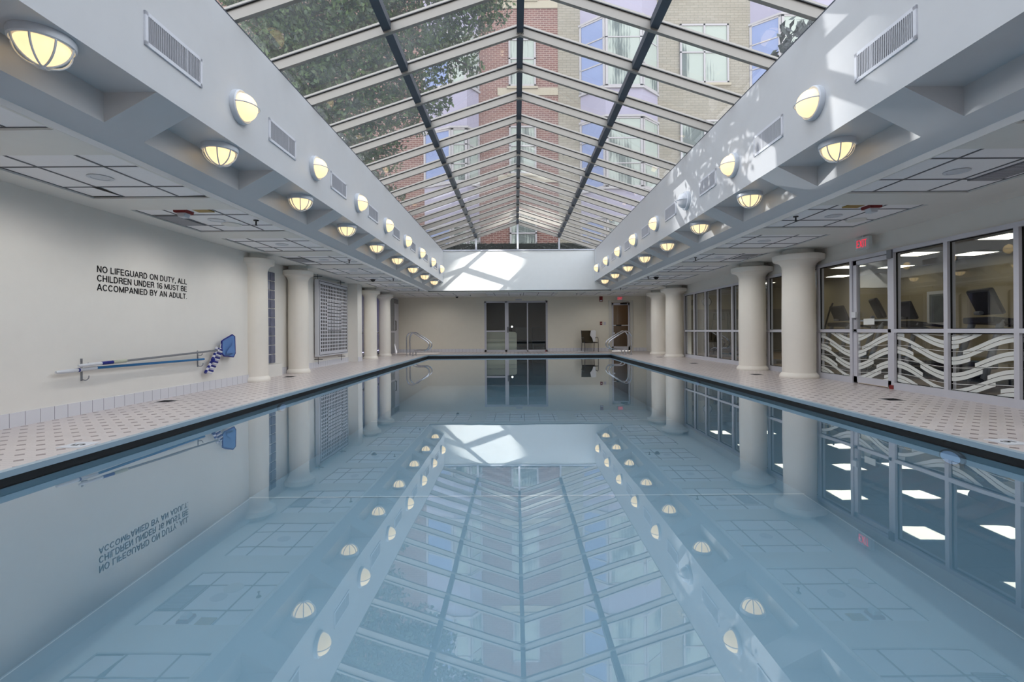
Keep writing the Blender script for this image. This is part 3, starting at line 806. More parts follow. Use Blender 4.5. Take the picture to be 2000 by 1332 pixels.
MB().tube([(0, .255, .005), (0, .275, .005)], .024, 12).build('collar', M['navy'], r)
bh = MB(); pts = [(.02, 2.46 + .30 * t + .035 * math.sin(a), -.22 + .40 * t) for t, a in [(i / 12, i / 12 * PI) for i in range(13)]]
for i in range(12):
    bh.tube([pts[i], pts[i + 1]], .022, 8, i % 2)
br_ = bh.build('brush_head', [M['navy'], M['stripe']], r)
bh = MB()
for i in range(12):
    p = Vector(pts[i]); bh.tube([(p.x, p.y + .01, p.z + .015), (p.x + .02, p.y + .13, p.z - .02)], .017, 6, i % 2)
bh.build('bristle_tuft', [M['stripe'], M['navy']], br_)
MB().lathe([(0, -.03), (.03, -.03), (.03, .03), (0, .03)], 16, Matrix.Translation((.045, 2.62, -.03))).build('brush_bracket', M['navy'], r)
r = thing('pool_skimmer_net', (PXW + .035, 5.42, .575), 'grey pole with blue leaf skimmer net at its far end on the left wall', 'pool net')
MB().tube([(0, .62, .015), (0, 2.52, .075)], .015, 12).build('pole', M['grey'], r, smooth=True)
MB().tube([(0, 0, 0), (0, .03, .0), (0, .34, .01)], [.012, .019, .019], 12).build('grip', M['white'], r, smooth=True)
MB().tube([(0, .30, .008), (0, .46, .012)], .021, 12).build('sleeve', M['navy'], r, smooth=True)
MB().tube([(0, .46, .012), (0, .66, .017)], .023, 12).build('collar', M['cream'], r, smooth=True)
ring = [(0, 2.64, .22), (0, 2.70, .25), (0, 2.94, .33), (0, 3.01, .30), (0, 3.02, .0), (0, 2.97, -.06), (0, 2.70, -.03), (0, 2.64, .02), (0, 2.64, .22)]
nt_ = MB().tube(ring, .012, 8).build('net_rim', M['navy'], r)
MB().add([(.005, y, z) for _, y, z in ring[:-1]], [tuple(range(8))]).add([(.04, 2.72, .05), (.045, 2.93, .20), (.045, 2.95, .02), (.04, 2.72, .0)], [(0, 1, 2, 3)]).build('net_bag', M['net'], nt_)
MB().tube([(0, 2.50, .075), (0, 2.62, .10)], .010, 8).tube([(0, 2.62, .18), (0, 2.60, .10), (0, 2.62, .04)], .006, 6).build('yoke', M['white'], r)

# ------------------------------------------------------------------ left recess: glass-block window, lattice artwork
gb = sthing('window_20'); gb['label'] = 'tall two-wide glass-block window strip beside the first left column'
for iy in range(3):
    for iz in range(10):
        y0 = 9.83 + .2 * iy; z0 = .27 + .198 * iz
        MB().box(XWL, y0 + .006, z0 + .006, XWL + .03, y0 + .194, z0 + .192).build('glass_block', M['glassblock'], gb, bevel=.012)
MB().box(XWL, 9.83, .27, XWL + .012, 10.43, 2.25).build('grout', M['wall'], gb)
MB().box(XWL, 9.75, 0, XWL + .14, 10.50, .26).build('trim_5', M['wall'], kind='structure')

r = thing('lattice_artwork', (XWL, 12.45, 0), 'large white panel with rows of dark slots hung on the left wall', 'artwork')
MB().box(.03, 0, .29, .14, 2.15, 2.33).build('panel_box', M['art'], r, bevel=.01)
b = MB(); x = .141
ncol, nrow = 17, 19
for iy in range(ncol):
    for iz in range(nrow):
        y = .12 + iy * (1.95 / ncol); z = .42 + iz * (1.82 / nrow)
        inner = 4 <= iy <= 12 and 6 <= iz <= 14
        if inner: b.box(x, y + .01, z - .012, x + .004, y + .10, z + .010); b.box(x, y + .046, z + .01, x + .004, y + .056, z + .07)
        else: b.prism([(y + .024, z + .012), (y + .042, z), (y + .062, z), (y + .080, z + .012), (y + .080, z + .056), (y + .062, z + .070), (y + .042, z + .070), (y + .024, z + .056)], x, x + .004, plane='yz')
for (y0, y1, z0, z1) in ((.04, 2.11, 2.28, 2.295), (.04, 2.11, 2.20, 2.21), (.04, .055, .33, 2.29), (2.095, 2.11, .33, 2.29), (.04, 2.11, .33, .34)):
    b.box(x, y0, z0, x + .004, y1, z1)
b.build('slot_pattern', M['black'], r)
for (y, z) in ((.05, 2.40), (1.7, 2.40), (.05, .22), (1.7, .22)):
    MB().tube([(0, y, z), (.22, y, z)], .008, 6).tube([(.1, y, z - .12), (.1, y, z + .12)], .006, 6).build('mounting_rod', M['black'], r)

# left far windows and door
for k, (ya, yb) in enumerate(((16.35, 17.95), (18.15, 19.6))):
    r = sthing(f'window_{21 + k}')
    r['label'] = 'tall bluish window with a midrail on the left wall'
    b = MB(); X = XWL
    for (y0, y1, z0, z1) in ((ya, yb, .06, .12), (ya, yb, 2.24, 2.30), (ya, ya + .05, .06, 2.3), (yb - .05, yb, .06, 2.3), (ya, yb, .88, .93), ((ya + yb) / 2 - .03, (ya + yb) / 2 + .03, .06, 2.3)):
        b.box(X - .12, y0, z0, X - .02, y1, z1)
    b.build('window_frame', M['frame'], r)
    MB().box(X - .08, ya + .03, .10, X - .075, yb - .03, 2.26).build('pane', M['glassblue'], r)
MB().box(-7.2, 14, -.12, -5.5, 27, -.05).build('ground', M['roofdeck'], kind='structure')
MB().box(-7.2, 14, 0, -7.1, 27, 2.70).build('sky_screen_wall', paint('shaded_exterior', (84, 86, 116), .8), kind='structure')  # added wall that hides the bright sky behind the left windows
d = sthing('door_2'); d['label'] = 'grey metal double door with transom by the far left corner'
b = MB()
b.box(XWL, 19.75, 0, XWL + .05, 21.30, 2.42); b.build('door_frame', M['frame'], d)
MB().box(XWL + .05, 19.83, .03, XWL + .07, 20.45, 2.36).build('door_leaf', M['metal'], d)
MB().box(XWL + .05, 20.52, .03, XWL + .07, 21.22, 2.10).build('door_leaf', M['frame'], d)
MB().box(XWL + .05, 20.52, 2.16, XWL + .06, 21.22, 2.36).build('transom_vent', M['machinegrey'], d)
MB().tube([(XWL + .07, 20.58, 1.0), (XWL + .11, 20.58, 1.0), (XWL + .11, 20.58, 1.40), (XWL + .07, 20.58, 1.40)], .018).build('door_handle', M['black'], d)
MB().box(XWL + .07, 19.83, .90, XWL + .09, 20.45, .97).build('midrail', M['frame'], d)

# ------------------------------------------------------------------ far wall: glazed door set, exit door and small fixtures
d = sthing('door_3'); d['label'] = 'three-part glazed door set in the middle of the far wall'
y0, y1 = YF - .02, YF + .10
b = MB(); zt = 2.27
for (xa, xb, za, zb) in ((-1.42, 1.42, .0, .08), (-1.42, 1.42, zt - .07, zt), (-1.42, -1.33, 0, zt), (1.34, 1.42, 0, zt), (-.50, -.40, 0, zt), (.49, .54, 0, zt)):
    b.box(xa, y0, za, xb, y1, zb)
b.build('door_frame', M['frame'], d)
MB().box(-.40, y0 - .005, 0, -.335, y1, zt).build('door_stile', M['frame'], d)
MB().box(-1.33, y0, .90, -.50, y1, .96).build('midrail', M['frame'], d)
for xa, xb in ((-1.33, -.50), (-.335, .49), (.54, 1.34)): MB().box(xa, YF + .03, .08, xb, YF + .036, zt - .07).build('pane', M['glass'], d)
MB().box(-.385, y0 - .04, .86, -.35, y0 - .005, 1.12).build('door_handle', M['black'], d)
MB().box(1.30, y0 - .03, 0, 1.36, y0, .05).build('pivot', M['red'], d)
MB().box(-.02, YF - .008, 2.30, .26, YF - .002, 2.37).build('sign_plate', M['frame'], d)
# lounge behind the glazed doors
m = MB(); m.quad((-4, YF + .2, 0), (3.0, YF + .2, 0), (3.0, 27, 0), (-4, 27, 0)); m.build('floor_lounge', paint('lounge_floor', (44, 38, 32), .5), kind='structure')
MB().box(-4, 27, 0, 3.0, 27.1, 2.6).box(-4.1, YF + .2, 0, -4, 27, 2.6).box(3.0, YF + .2, 0, 3.1, 27, 2.6).build('wall_lounge', paint('lounge_wall', (66, 50, 32), .7), kind='structure')
MB().box(-4.1, YF + .2, 2.6, 3.1, 27.1, 2.7).build('ceiling_lounge', paint('lounge_ceiling', (62, 62, 62), .8), kind='structure')
r = thing('reception_counter', (-.75, YF + .75, 0), 'pale low counter seen through the glazed doors on the far wall', 'counter')
MB().prism([(-.75, 0), (.78, 0), (.78, .82), (.70, .90), (-.75, .90)], -.2, .2).build('counter_body', M['cream'], r, bevel=.02)
MB().box(-.75, -.215, .60, .785, -.2, .615).box(-.75, -.215, .42, .785, -.2, .43).build('counter_groove', M['machinegrey'], r)
for i, (x, y, lab) in enumerate(((.30, 23.6, 'dark lounge chair behind the middle glass pane of the far doors'), (1.12, 23.9, 'dark lounge chair behind the right glass pane of the far doors'))):
    r = thing('lounge_chair', (x, y, 0), lab, 'chair')
    MB().box(-.32, -.3, .30, .32, .3, .46).build('seat', M['machine'], r, bevel=.04)
    MB().box(-.32, .22, .46, .32, .36, 1.12).build('backrest', M['machine'], r, bevel=.04)
    for a in (-.28, .28):
        for c in (-.26, .28): MB().tube([(a, c, 0), (a, c, .31)], .02).build('leg', M['chrome'], r)
fl = thing('pane_glint', (-.2, 23.4, 0), 'added glow for a light reflected in the middle glass pane of the far doors', 'glint')  # no lamp here: a glow added for the bright reflection in the pane
MB().tube([(0, 0, 0), (0, 0, 1.1)], .012).build('pole', M['black'], fl)
MB().lathe([(.0, 1.10), (.035, 1.11), (.045, 1.14), (.03, 1.17), (0, 1.18)], 16).build('added_light', emit('glint_glow', (255, 255, 250), 6), fl, smooth=True)
MB().lathe([(.12, 0), (.12, .02), (0, .025)], 16).build('glint_stand', M['black'], fl)

d = sthing('door_4'); d['label'] = 'glazed exit door at the right end of the far wall'
b = MB()
for (xa, xb, za, zb) in ((4.16, 4.30, 0, 2.27), (5.12, 5.26, 0, 2.27), (4.30, 5.12, 2.18, 2.27)): b.box(xa, YF - .03, za, xb, YF + .02, zb)
b.build('door_frame', M['door_frame'], d)
b = MB()
for (xa, xb, za, zb) in ((4.31, 4.38, .02, 2.16), (5.04, 5.11, .02, 2.16), (4.31, 5.11, .02, .20), (4.31, 5.11, 2.06, 2.16)): b.box(xa, YF, za, xb, YF + .05, zb)
b.build('door_leaf', M['frame'], d)
MB().box(4.38, YF + .02, .20, 5.04, YF + .026, 2.06).build('pane', M['glass'], d)
MB().tube([(4.33, YF - .06, 1.15), (5.10, YF - .06, 1.15)], .02).box(4.48, YF - .09, 1.12, 4.72, YF - .03, 1.18, 1).build('push_bar', [M['white'], M['black']], d)
MB().box(4.33, YF - .05, .76, 4.43, YF, .84).build('latch', M['white'], d)
MB().box(4.68, YF - .07, 2.09, 4.98, YF - .01, 2.15).tube([(4.7, YF - .06, 2.14), (4.95, YF - .2, 2.18), (5.05, YF - .03, 2.20)], .012).build('door_closer', M['black'], d)
m = MB(); m.quad((3.9, YF + .2, 0), (5.9, YF + .2, 0), (5.9, 25, 0), (3.9, 25, 0)); m.build('floor_corridor', M['brown'], kind='structure')
MB().box(3.8, YF + .2, 0, 3.9, 25, 2.6).box(5.9, YF + .2, 0, 6.0, 25, 2.6).box(3.8, 25, 0, 6, 25.1, 2.6).build('wall_corridor', M['brown'], kind='structure')
MB().box(3.8, YF + .2, 2.6, 6, 25.1, 2.7).build('ceiling_corridor', M['brown'], kind='structure')
tag(MB().box(4.3, 23.2, 2.5, 5.2, 23.5, 2.59).build('corridor_light', emit('corridor_tube', (255, 236, 190), 6)), 'lit strip light behind the glass of the far exit door', 'light')
r = thing('fire_alarm', (4.0 - .18, YF, 2.34), 'dark red wall alarm strobe left of the far exit door top', 'alarm')
MB().box(-.07, -.05, -.12, .07, 0, .12).build('housing', M['red'], r, bevel=.01); MB().box(-.05, -.055, -.10, .05, -.05, -.05).build('strobe_lens', M['white'], r)
r = thing('fire_pull_station', (3.82, YF, 1.25), 'small red pull station left of the far exit door at hand height', 'alarm')
MB().box(-.05, -.04, -.07, .05, 0, .07).build('housing', M['red'], r, bevel=.006); MB().box(-.025, -.05, -.015, .025, -.04, .02).build('pull_lever', M['white'], r)
tag(MB().box(3.93, YF - .008, 1.17, 4.03, YF, 1.31).build('wall_notice', M['frame']), 'small beige notice between pull station and far exit door', 'notice')
r = thing('dome_camera', (-2.55, 20.6, CZ), 'small dark dome camera on the ceiling before the far wall', 'camera')
MB().lathe([(.0, 0), (.07, 0), (.07, -.03), (0, -.03)], 20).build('mount', M['white'], r); MB().lathe([(.06, -.03), (.055, -.06), (.03, -.085), (0, -.09)], 20).build('dome_cover', M['black'], r, smooth=True)

# ------------------------------------------------------------------ chair with towel by the far wall
r = thing('patio_chair', (3.20, 20.75, 0), 'dark brown sling armchair against the far wall, white towel on its back', 'chair', rz=rad(8))
MB().box(-.27, -.26, .40, .27, .24, .43).build('seat', M['sling'], r, bevel=.01)
b = MB(); b.obox(Matrix.Translation((0, .29, .66)) @ Matrix.Rotation(rad(-12), 4, 'X'), .27, .012, .27); b.build('backrest', M['sling'], r)
for s in (-1, 1):
    MB().tube(bez([(s * .30, -.30, 0), (s * .30, -.27, .38), (s * .31, -.20, .60), (s * .31, .0, .63), (s * .30, .25, .58)], 5), .013).build('leg', M['black'], r, smooth=True)
    MB().tube([(s * .28, .30, 0), (s * .28, .22, .42), (s * .27, .36, .93)], .013).build('leg', M['black'], r, smooth=True)
MB().tube([(-.29, -.25, .40), (.29, -.25, .40)], .013).tube([(-.28, .24, .40), (.28, .24, .40)], .013).build('seat_frame', M['black'], r)
o = MB().add([(3.30, 20.98, .93), (3.46, 21.0, .95), (3.52, 21.0, .90), (3.50, 20.93, .62), (3.47, 20.85, .45), (3.38, 20.86, .43), (3.34, 20.92, .60), (3.25, 20.94, .72)], [tuple(range(8))])
o.add([(p[0], p[1] + .03, p[2]) for p in o.v[:8]], [tuple(range(7, -1, -1))]); o.add([o.v[i] for i in range(16)], [(i, i + 8, (i + 1) % 8 + 8, (i + 1) % 8) for i in range(8)])
tag(o.build('towel', M['towel'], smooth=True), 'white towel draped over the back of the brown chair', 'towel')
random.seed(3)
b = MB()
for k in range(5):
    b.lathe([(.0, 0), (.09 + .03 * random.random(), .01), (.06, .05), (0, .06)], 9, Matrix.Translation((2.74 + .09 * k, 20.75 + .05 * random.random(), 0)) @ Matrix.Diagonal((1, .7, .8, 1)))
tag(b.build('crumpled_towel', M['towel'], smooth=True), 'crumpled white towel on the deck beside the brown chair', 'towel')

# ------------------------------------------------------------------ grab rails at the pool's far corners
def rail(s, x, y, lab):
    r = thing('grab_rail', (x, y, 0), lab, 'handrail', 'stainless grab rails at the far pool corners')
    for k, (dy, dx) in enumerate(((0, 0), (.48, .02))):
        pts = [(0, 0), (.0, .62), (.02, .76), (.09, .86), (.20, .90), (.32, .85), (.74, .58), (.84, .48), (.86, .38), (.80, .27), (.68, .215), (.38, .21), (.28, .17), (.24, .09), (.235, 0)]
        P3 = bez([(s * (dx + a), dy, z) for a, z in pts], 5)
        MB().tube(P3, .024, 10).build('rail_tube', M['chrome'], r, smooth=True)
        for a in (0, .235):
            MB().lathe([(.045, 0), (.045, .01), (.02, .02)], 16, Matrix.Translation((s * (dx + a), dy, 0))).build('escutcheon', M['chrome'], r)
    MB().tube([(s * .60, 0, .62), (s * .62, .48, .62)], .012, 8).build('cross_bar', M['chrome'], r) if False else None
    return r
rail(1, -4.19, 18.2, 'looped stainless grab rail at the far corner, in front of the grey metal door side')
rail(-1, 4.40, 18.2, 'looped stainless grab rail at the far corner, in front of the far exit door')

# ------------------------------------------------------------------ ceiling fixtures
DL = 28
def downlight(x, y, lab, pr=None):
    if pr: return copy_tree(pr, (x, y, CZ + .02), lab)
    r = thing('downlight', (x, y, CZ + .02), lab, 'light', 'recessed downlights in the ceiling tiles')
    MB().lathe([(.075, .0), (.105, -.001), (.108, -.006), (.078, -.009), (.075, -.004)], 28).build('trim_ring', M['white'], r, smooth=True)
    MB().lathe([(.076, -.002), (.0, -.0015)], 28).build('reflector', M['chrome'], r)
    l = bpy.data.lights.new('downlight_fill', 'SPOT'); l.energy = DL; l.color = (1, 0.965, 0.92); l.spot_size = rad(172); l.spot_blend = 0.6; l.shadow_soft_size = .07  # spot added as fill light; the fixtures themselves look unlit
    lo = bpy.data.objects.new('added_light', l); C.objects.link(lo); lo.parent = r; lo.location = (0, 0, -.02); lo.visible_glossy = False
    return r
pd = None
for nm, x in (('left', -4.085), ('right', 4.35)):
    for k in range(8):
        pd2 = downlight(x, 4.69 + 1.82 * k, f'round recessed downlight in the {ORD[k]} tile panel along the {nm} ceiling', pd); pd = pd or pd2
for k, x in enumerate((-3.4, .2, 3.7)):
    downlight(x, 19.9, 'round recessed downlight before the far wall, ' + ('left of the dome camera', 'over the glazed doors', 'toward the far exit door')[k], pd)
for k, (x, y) in enumerate(((-4.085, 2.87), (-4.085, 1.05), (-4.085, -.77), (4.35, 2.87), (4.35, 1.05), (4.35, -.77))):  # unseen fixtures, added for their fill light
    downlight(x, y, 'round recessed downlight in the ceiling behind the viewpoint, ' + ('left', 'right')[k // 3] + ' row, ' + ORD[k % 3], pd)
def sprinkler(x, y, lab, pr=None):
    if pr: return copy_tree(pr, (x, y, CZ + .02), lab)
    r = thing('sprinkler', (x, y, CZ + .02), lab, 'sprinkler', 'black ceiling sprinklers')
    MB().lathe([(0, 0), (.035, -.002), (.03, -.012), (.0, -.014)], 16).build('escutcheon', M['black'], r)
    MB().tube([(0, 0, -.01), (0, 0, -.07)], .01).lathe([(.0, -.07), (.018, -.07), (.018, -.075), (0, -.076)], 12).build('sprinkler_head', M['black'], r)
    return r
ps = None
for nm, x in (('left', -3.55), ('right', 3.84)):
    for n_, k in enumerate((1, 3, 5, 7)):
        s_ = sprinkler(x, 4.70 + 1.82 * k, f'black ceiling sprinkler over the {nm} deck, {ORD[n_]} from the near end', ps); ps = ps or s_
for n_, x in enumerate((-1.9, .2, 2.55)):
    sprinkler(x, 19.9, 'black ceiling sprinkler before the far wall, ' + ('nearest the dome camera', 'over the glazed doors', 'over the brown chair side')[n_], ps)
def ceil_grille(x, y, lab):
    r = thing('ceiling_grille', (x, y, CZ + .02), lab, 'vent', 'flat ceiling return grilles')
    MB().box(-.15, -.28, -.010, .15, .28, 0).build('grille_frame', M['machinegrey'], r)
    b = MB()
    for k in range(16): b.box(-.135, -.26 + k * .034, -.013, .135, -.245 + k * .034, -.010)
    b.build('grille_blades', M['blade'], r)
for x, k, lab in ((-4.57, 1, 'flat grey return grille in the left ceiling beside the red strobe'), (-4.57, 3, 'flat grey return grille in the left ceiling above the first column'),
                  (4.87, 0, 'flat grey return grille in the right ceiling, the nearest one'), (4.87, 3, 'flat grey return grille in the right ceiling beyond the columns')):
    ceil_grille(x, 4.69 + 1.82 * k, lab)
for x, lab in ((-4.18, 'red and white fire strobe on the left ceiling'), (4.49, 'red and white fire strobe on the right ceiling')):
    r = thing('fire_strobe', (x, 6.0, CZ + .02), lab, 'alarm', 'ceiling fire strobes')
    MB().prism([(-.08, 0), (.08, 0), (.07, -.035), (-.07, -.035)], -.08, .08).build('housing', M['red'], r)
    MB().prism([(-.055, -.035), (.055, -.035), (.035, -.085), (-.035, -.085)], -.05, .05).build('strobe_lens', M['white'], r)
for x, lab in ((-3.91, 'small mustard cover plate on the left ceiling beside the strobe'), (4.24, 'small mustard cover plate on the right ceiling beside the strobe')):
    tag(MB().box(x - .10, 5.88, CZ + .005, x + .10, 6.04, CZ + .02).build('cover_plate', M['yellow'], bevel=.004), lab, 'cover plate')
for x, lab in ((-4.02, 'round ring speaker on the left ceiling beyond the strobe'), (4.83, 'round ring speaker on the right ceiling beyond the strobe')):
    r = thing('ceiling_speaker', (x, 6.75, CZ + .02), lab, 'speaker', 'round ceiling speakers')
    MB().lathe([(.09, 0), (.13, -.001), (.125, -.012), (.085, -.010)], 28).build('speaker_ring', M['ceil'], r, smooth=True)
    MB().lathe([(.088, -.003), (0, -.003)], 28).build('speaker_grille', M['tbar'], r)
for x, y, lab in ((-4.2, 14.0, 'small dark dome camera on the left ceiling before the square pier'), (4.1, 13.9, 'small dark dome camera on the right ceiling before the third column')):
    r = thing('dome_camera', (x, y, CZ + .02), lab, 'camera')
    MB().lathe([(.0, 0), (.08, 0), (.08, -.02), (0, -.02)], 20).build('mount', M['black'], r); MB().lathe([(.06, -.02), (.05, -.055), (.02, -.075), (0, -.077)], 20).build('dome_cover', M['black'], r, smooth=True)

# ------------------------------------------------------------------ deck details
def drain(x, y, lab):
    r = thing('floor_drain', (x, y, 0), lab, 'drain', 'slotted drains in the tiled deck')
    MB().box(-.10, -.10, 0, .10, .10, .004).build('drain_plate', M['metal'], r)
    b = MB()
    for k in range(7): b.box(-.085, -.08 + k * .024, .004, .085, -.068 + k * .024, .0055)
    b.build('drain_slots', M['dark'], r)
for x, y, lab in ((-4.83, 6.57, 'square slotted drain below the left wall notice'), (-4.79, 10.05, 'square slotted drain between the first two left columns'),
                  (4.93, 6.26, 'square slotted drain before the gym door, nearest one'), (4.96, 9.85, 'square slotted drain between the first two right columns'),
                  (4.92, 13.2, 'square slotted drain before the second row of gym windows'), (4.9, 16.3, 'square slotted drain beside the third right column')):
    drain(x, y, lab)
for x, y, s, lab in ((-3.70, 4.02, 1, 'white depth marker tile set in the left deck edge'), (4.02, 3.9, -1, 'white depth marker tile set in the right deck edge')):
    r = thing('depth_marker', (x, y, 0), lab, 'depth marker')
    MB().box(-.10, -.10, 0, .10, .10, .004).build('marker_tile', M['white'], r)
    text_mesh('marker_digit', '5', M['letter'], r, .055, .10, (s * .05, -s * .028, .0042), (0, s, 0), (-s, 0, 0), .001)
for x, y, lab in ((PX1, 4.09, 'oval white pool light just under the waterline of the right pool wall'), (PX0, 7.07, 'oval white pool light just under the waterline of the left pool wall'),
                  (PX0, 12.0, 'small oval fitting under the waterline of the left pool wall, farther one'), (PX1, 9.8, 'small oval fitting under the waterline of the right pool wall, farther one')):
    s = -1 if x > 0 else 1
    r = thing('pool_light', (x, y, WZ - .075), lab, 'pool light')
    R = Matrix.Rotation(s * PI / 2, 4, 'Y') @ Matrix.Diagonal((.55, 1, 1, 1))
    MB().lathe([(.12, 0), (.12, .02), (.10, .03)], 24, R).build('light_rim', M['metal'], r, smooth=True)
    MB().lathe([(.10, .028), (.07, .04), (0, .045)], 24, R).build('light_lens', M['lens'], r, smooth=True)
for k in range(0): pass

# ------------------------------------------------------------------ gym behind the right glazing
GX, GY0, GY1 = 11.0, 0.5, 19.3
MB().box(XWR + .2, GY0, -.1, GX, GY1, -.0).build('floor_gym', M['gymfloor'], kind='structure')
MB().box(XWR + .2, GY0 - .1, 2.62, GX + .1, GY1 + .1, 2.69).build('ceiling_gym', M['gymceil'], kind='structure')
b = MB(); b.box(GX, GY0, 0, GX + .1, GY1, 2.62); b.box(XWR + .2, GY1, 1.75, GX, GY1 + .1, 2.62); b.box(XWR + .2, GY0 - .1, 0, GX, GY0, 2.62)
b.build('wall_gym', M['gymwall'], kind='structure')
MB().box(XWR + .2, GY1, 0, GX, GY1 + .1, 1.75).build('wall_gym_lower', M['gymdark'], kind='structure')
kk = 0
for y in (2.5, 4.6, 6.7, 8.7, 10.7, 12.9, 15.1, 17.3):
    for x in (7.4, 9.0, 10.3):
        r = thing('ceiling_troffer', (x, y, 2.62), 'lit gym ceiling panel, ' + f'{ORD[kk // 3]} row from the near end, ' + ('by the windows', 'middle of the row', 'by the back wall')[kk % 3], 'light', 'lit ceiling panels in the gym'); kk += 1
        MB().box(-.31, -.31, -.02, .31, .31, 0).build('troffer_frame', M['white'], r)
        MB().box(-.28, -.28, -.024, .28, .28, -.02).build('diffuser', M['troffer'], r)
def treadmill(x, y, rz, lab, pr=None):
    if pr: return copy_tree(pr, (x, y, 0), lab, rz)
    r = thing('treadmill', (x, y, 0), lab, 'treadmill', 'black treadmills behind the gym windows', rz)
    MB().box(-.42, -1.0, .06, .42, .95, .20).build('deck', M['machine'], r, bevel=.03)
    MB().box(-.26, -.98, .20, .26, .70, .215).build('belt', M['screen'], r)
    MB().prism([(.60, .2), (1.0, .2), (.98, .30), (.7, .34)], -.34, .34, plane='yz').build('motor_hood', M['machine'], r, bevel=.02)
    for s in (-1, 1):
        MB().tube([(s * .38, .75, .1), (s * .37, .62, .60), (s * .34, .50, 1.05)], .045, 10).build('upright', M['machinegrey'], r, smooth=True)
        MB().tube(bez([(s * .36, .50, 1.02), (s * .39, .20, 1.00), (s * .39, -.12, .94), (s * .385, -.20, .88)], 4), .028, 8).build('handrail', M['machine'], r, smooth=True)
    MB().prism([(.30, .98), (.62, 1.0), (.62, 1.10), (.30, 1.06)], -.38, .38, plane='yz').build('control_tray', M['machine'], r, bevel=.02)
    b = MB(); b.obox(Matrix.Translation((0, .52, 1.33)) @ Matrix.Rotation(rad(-22), 4, 'X'), .30, .035, .21); c = b.build('console', M['machine'], r, bevel=.03)
    b = MB(); b.obox(Matrix.Translation((0, .482, 1.345)) @ Matrix.Rotation(rad(-22), 4, 'X'), .24, .006, .15); b.build('screen', M['screen'], c)
    b = MB(); b.tube([(-.07, .60, 1.16), (.07, .60, 1.16)], .03); b.build('console_neck', M['machinegrey'], r)
    return r
tm = None
for x, y, rz, lab in ((7.6, 7.05, rad(72), 'black treadmill with large console behind the widest wave-patterned window'), (9.15, 10.5, rad(82), 'black treadmill behind the window right of the gym door'),
                      (7.55, 9.1, rad(62), 'black treadmill behind the glass of the gym door'), (7.45, 5.2, rad(75), 'black treadmill cut off by the edge of view'), (8.9, 12.3, rad(85), 'black treadmill behind the window left of the gym door')):
    t_ = treadmill(x, y, rz, lab, tm); tm = tm or t_
def elliptical(x, y, rz, lab, pr=None):
    if pr: return copy_tree(pr, (x, y, 0), lab, rz)
    r = thing('elliptical_trainer', (x, y, 0), lab, 'exercise machine', 'exercise machines behind the far gym windows', rz)
    MB().box(-.28, -.75, 0, .28, -.65, .08).box(-.28, .65, 0, .28, .75, .08).box(-.05, -.7, .03, .05, .7, .10).build('machine_base', M['machinegrey'], r)
    MB().lathe([(.0, -.08), (.27, -.08), (.30, -.05), (.30, .05), (.27, .08), (0, .08)], 28, Matrix.Translation((0, .45, .40)) @ Matrix.Rotation(PI / 2, 4, 'Y')).build('flywheel_cover', M['machine'], r, smooth=True)
    MB().tube([(0, .40, .4), (0, .22, 1.35)], .04, 8).build('mast', M['machinegrey'], r)
    for s in (-1, 1):
        MB().tube(bez([(s * .26, .25, .55), (s * .27, .12, 1.0), (s * .25, .0, 1.35), (s * .22, -.10, 1.52)], 4), .018, 8).build('arm_lever', M['machine'], r, smooth=True)
        MB().box(s * .22 - .07, -.45, .26 + .06 * s, s * .22 + .07, -.08, .30 + .06 * s).tube([(s * .22, -.2, .26 + .06 * s), (s * .2, .45, .45)], .02, 6).build('pedal', M['machine'], r)
    b = MB(); b.obox(Matrix.Translation((0, .2, 1.42)) @ Matrix.Rotation(rad(-20), 4, 'X'), .20, .03, .15); b.build('console', M['machine'], r, bevel=.02)
    return r
et = None
for x, y, rz, lab in ((7.0, 10.9, rad(20), 'upright exercise machine between the first two right columns'), (7.0, 13.6, rad(20), 'upright exercise machine behind the far gym windows, nearest one'),
                      (7.2, 15.4, rad(0), 'upright exercise machine behind the far gym windows, middle one'), (7.3, 17.0, rad(-10), 'upright exercise machine behind the far gym windows, farthest one')):
    e_ = elliptical(x, y, rz, lab, et); et = et or e_
r = thing('weight_bench', (8.6, 14.4, 0), 'black padded bench in the gym behind the far windows', 'bench')
MB().box(-.15, -.6, .42, .15, .6, .50).build('bench_pad', M['machine'], r, bevel=.02)
for y in (-.5, .5): MB().box(-.25, y - .03, 0, .25, y + .03, .05).box(-.03, y - .03, 0, .03, y + .03, .42).build('leg', M['machinegrey'], r)
r = thing('wall_clock', (7.72, GY1 - .03, 2.06), 'round white wall clock in the gym behind the far windows', 'clock')
R = Matrix.Rotation(PI / 2, 4, 'X')
MB().lathe([(.19, 0), (.19, .03), (.165, .035), (.165, .01), (0, .01)], 32, R).build('clock_rim', M['black'], r, smooth=True)
MB().lathe([(.165, .012), (0, .0125)], 32, R).build('clock_face', M['white'], r)
MB().box(-.004, -.02, 0, .004, -.014, .11).box(0, -.02, -.004, .08, -.014, .004).build('clock_hand', M['black'], r)
tag(MB().box(7.0, GY1 - .05, 1.92, 7.35, GY1, 2.14).build('wall_speaker', M['black']), 'small dark box on the gym wall beside the clock', 'speaker')
r = thing('framed_poster', (GX, 12.35, 1.45), 'pale framed poster on the gym back wall seen right of the gym door', 'picture')
MB().box(-.03, -.36, -.45, 0, .36, .45).build('picture_frame', M['white'], r); MB().box(-.034, -.28, -.37, -.03, .28, .37).build('picture', paint('poster', (110, 118, 118), .4, var=.4, scale=3), r)

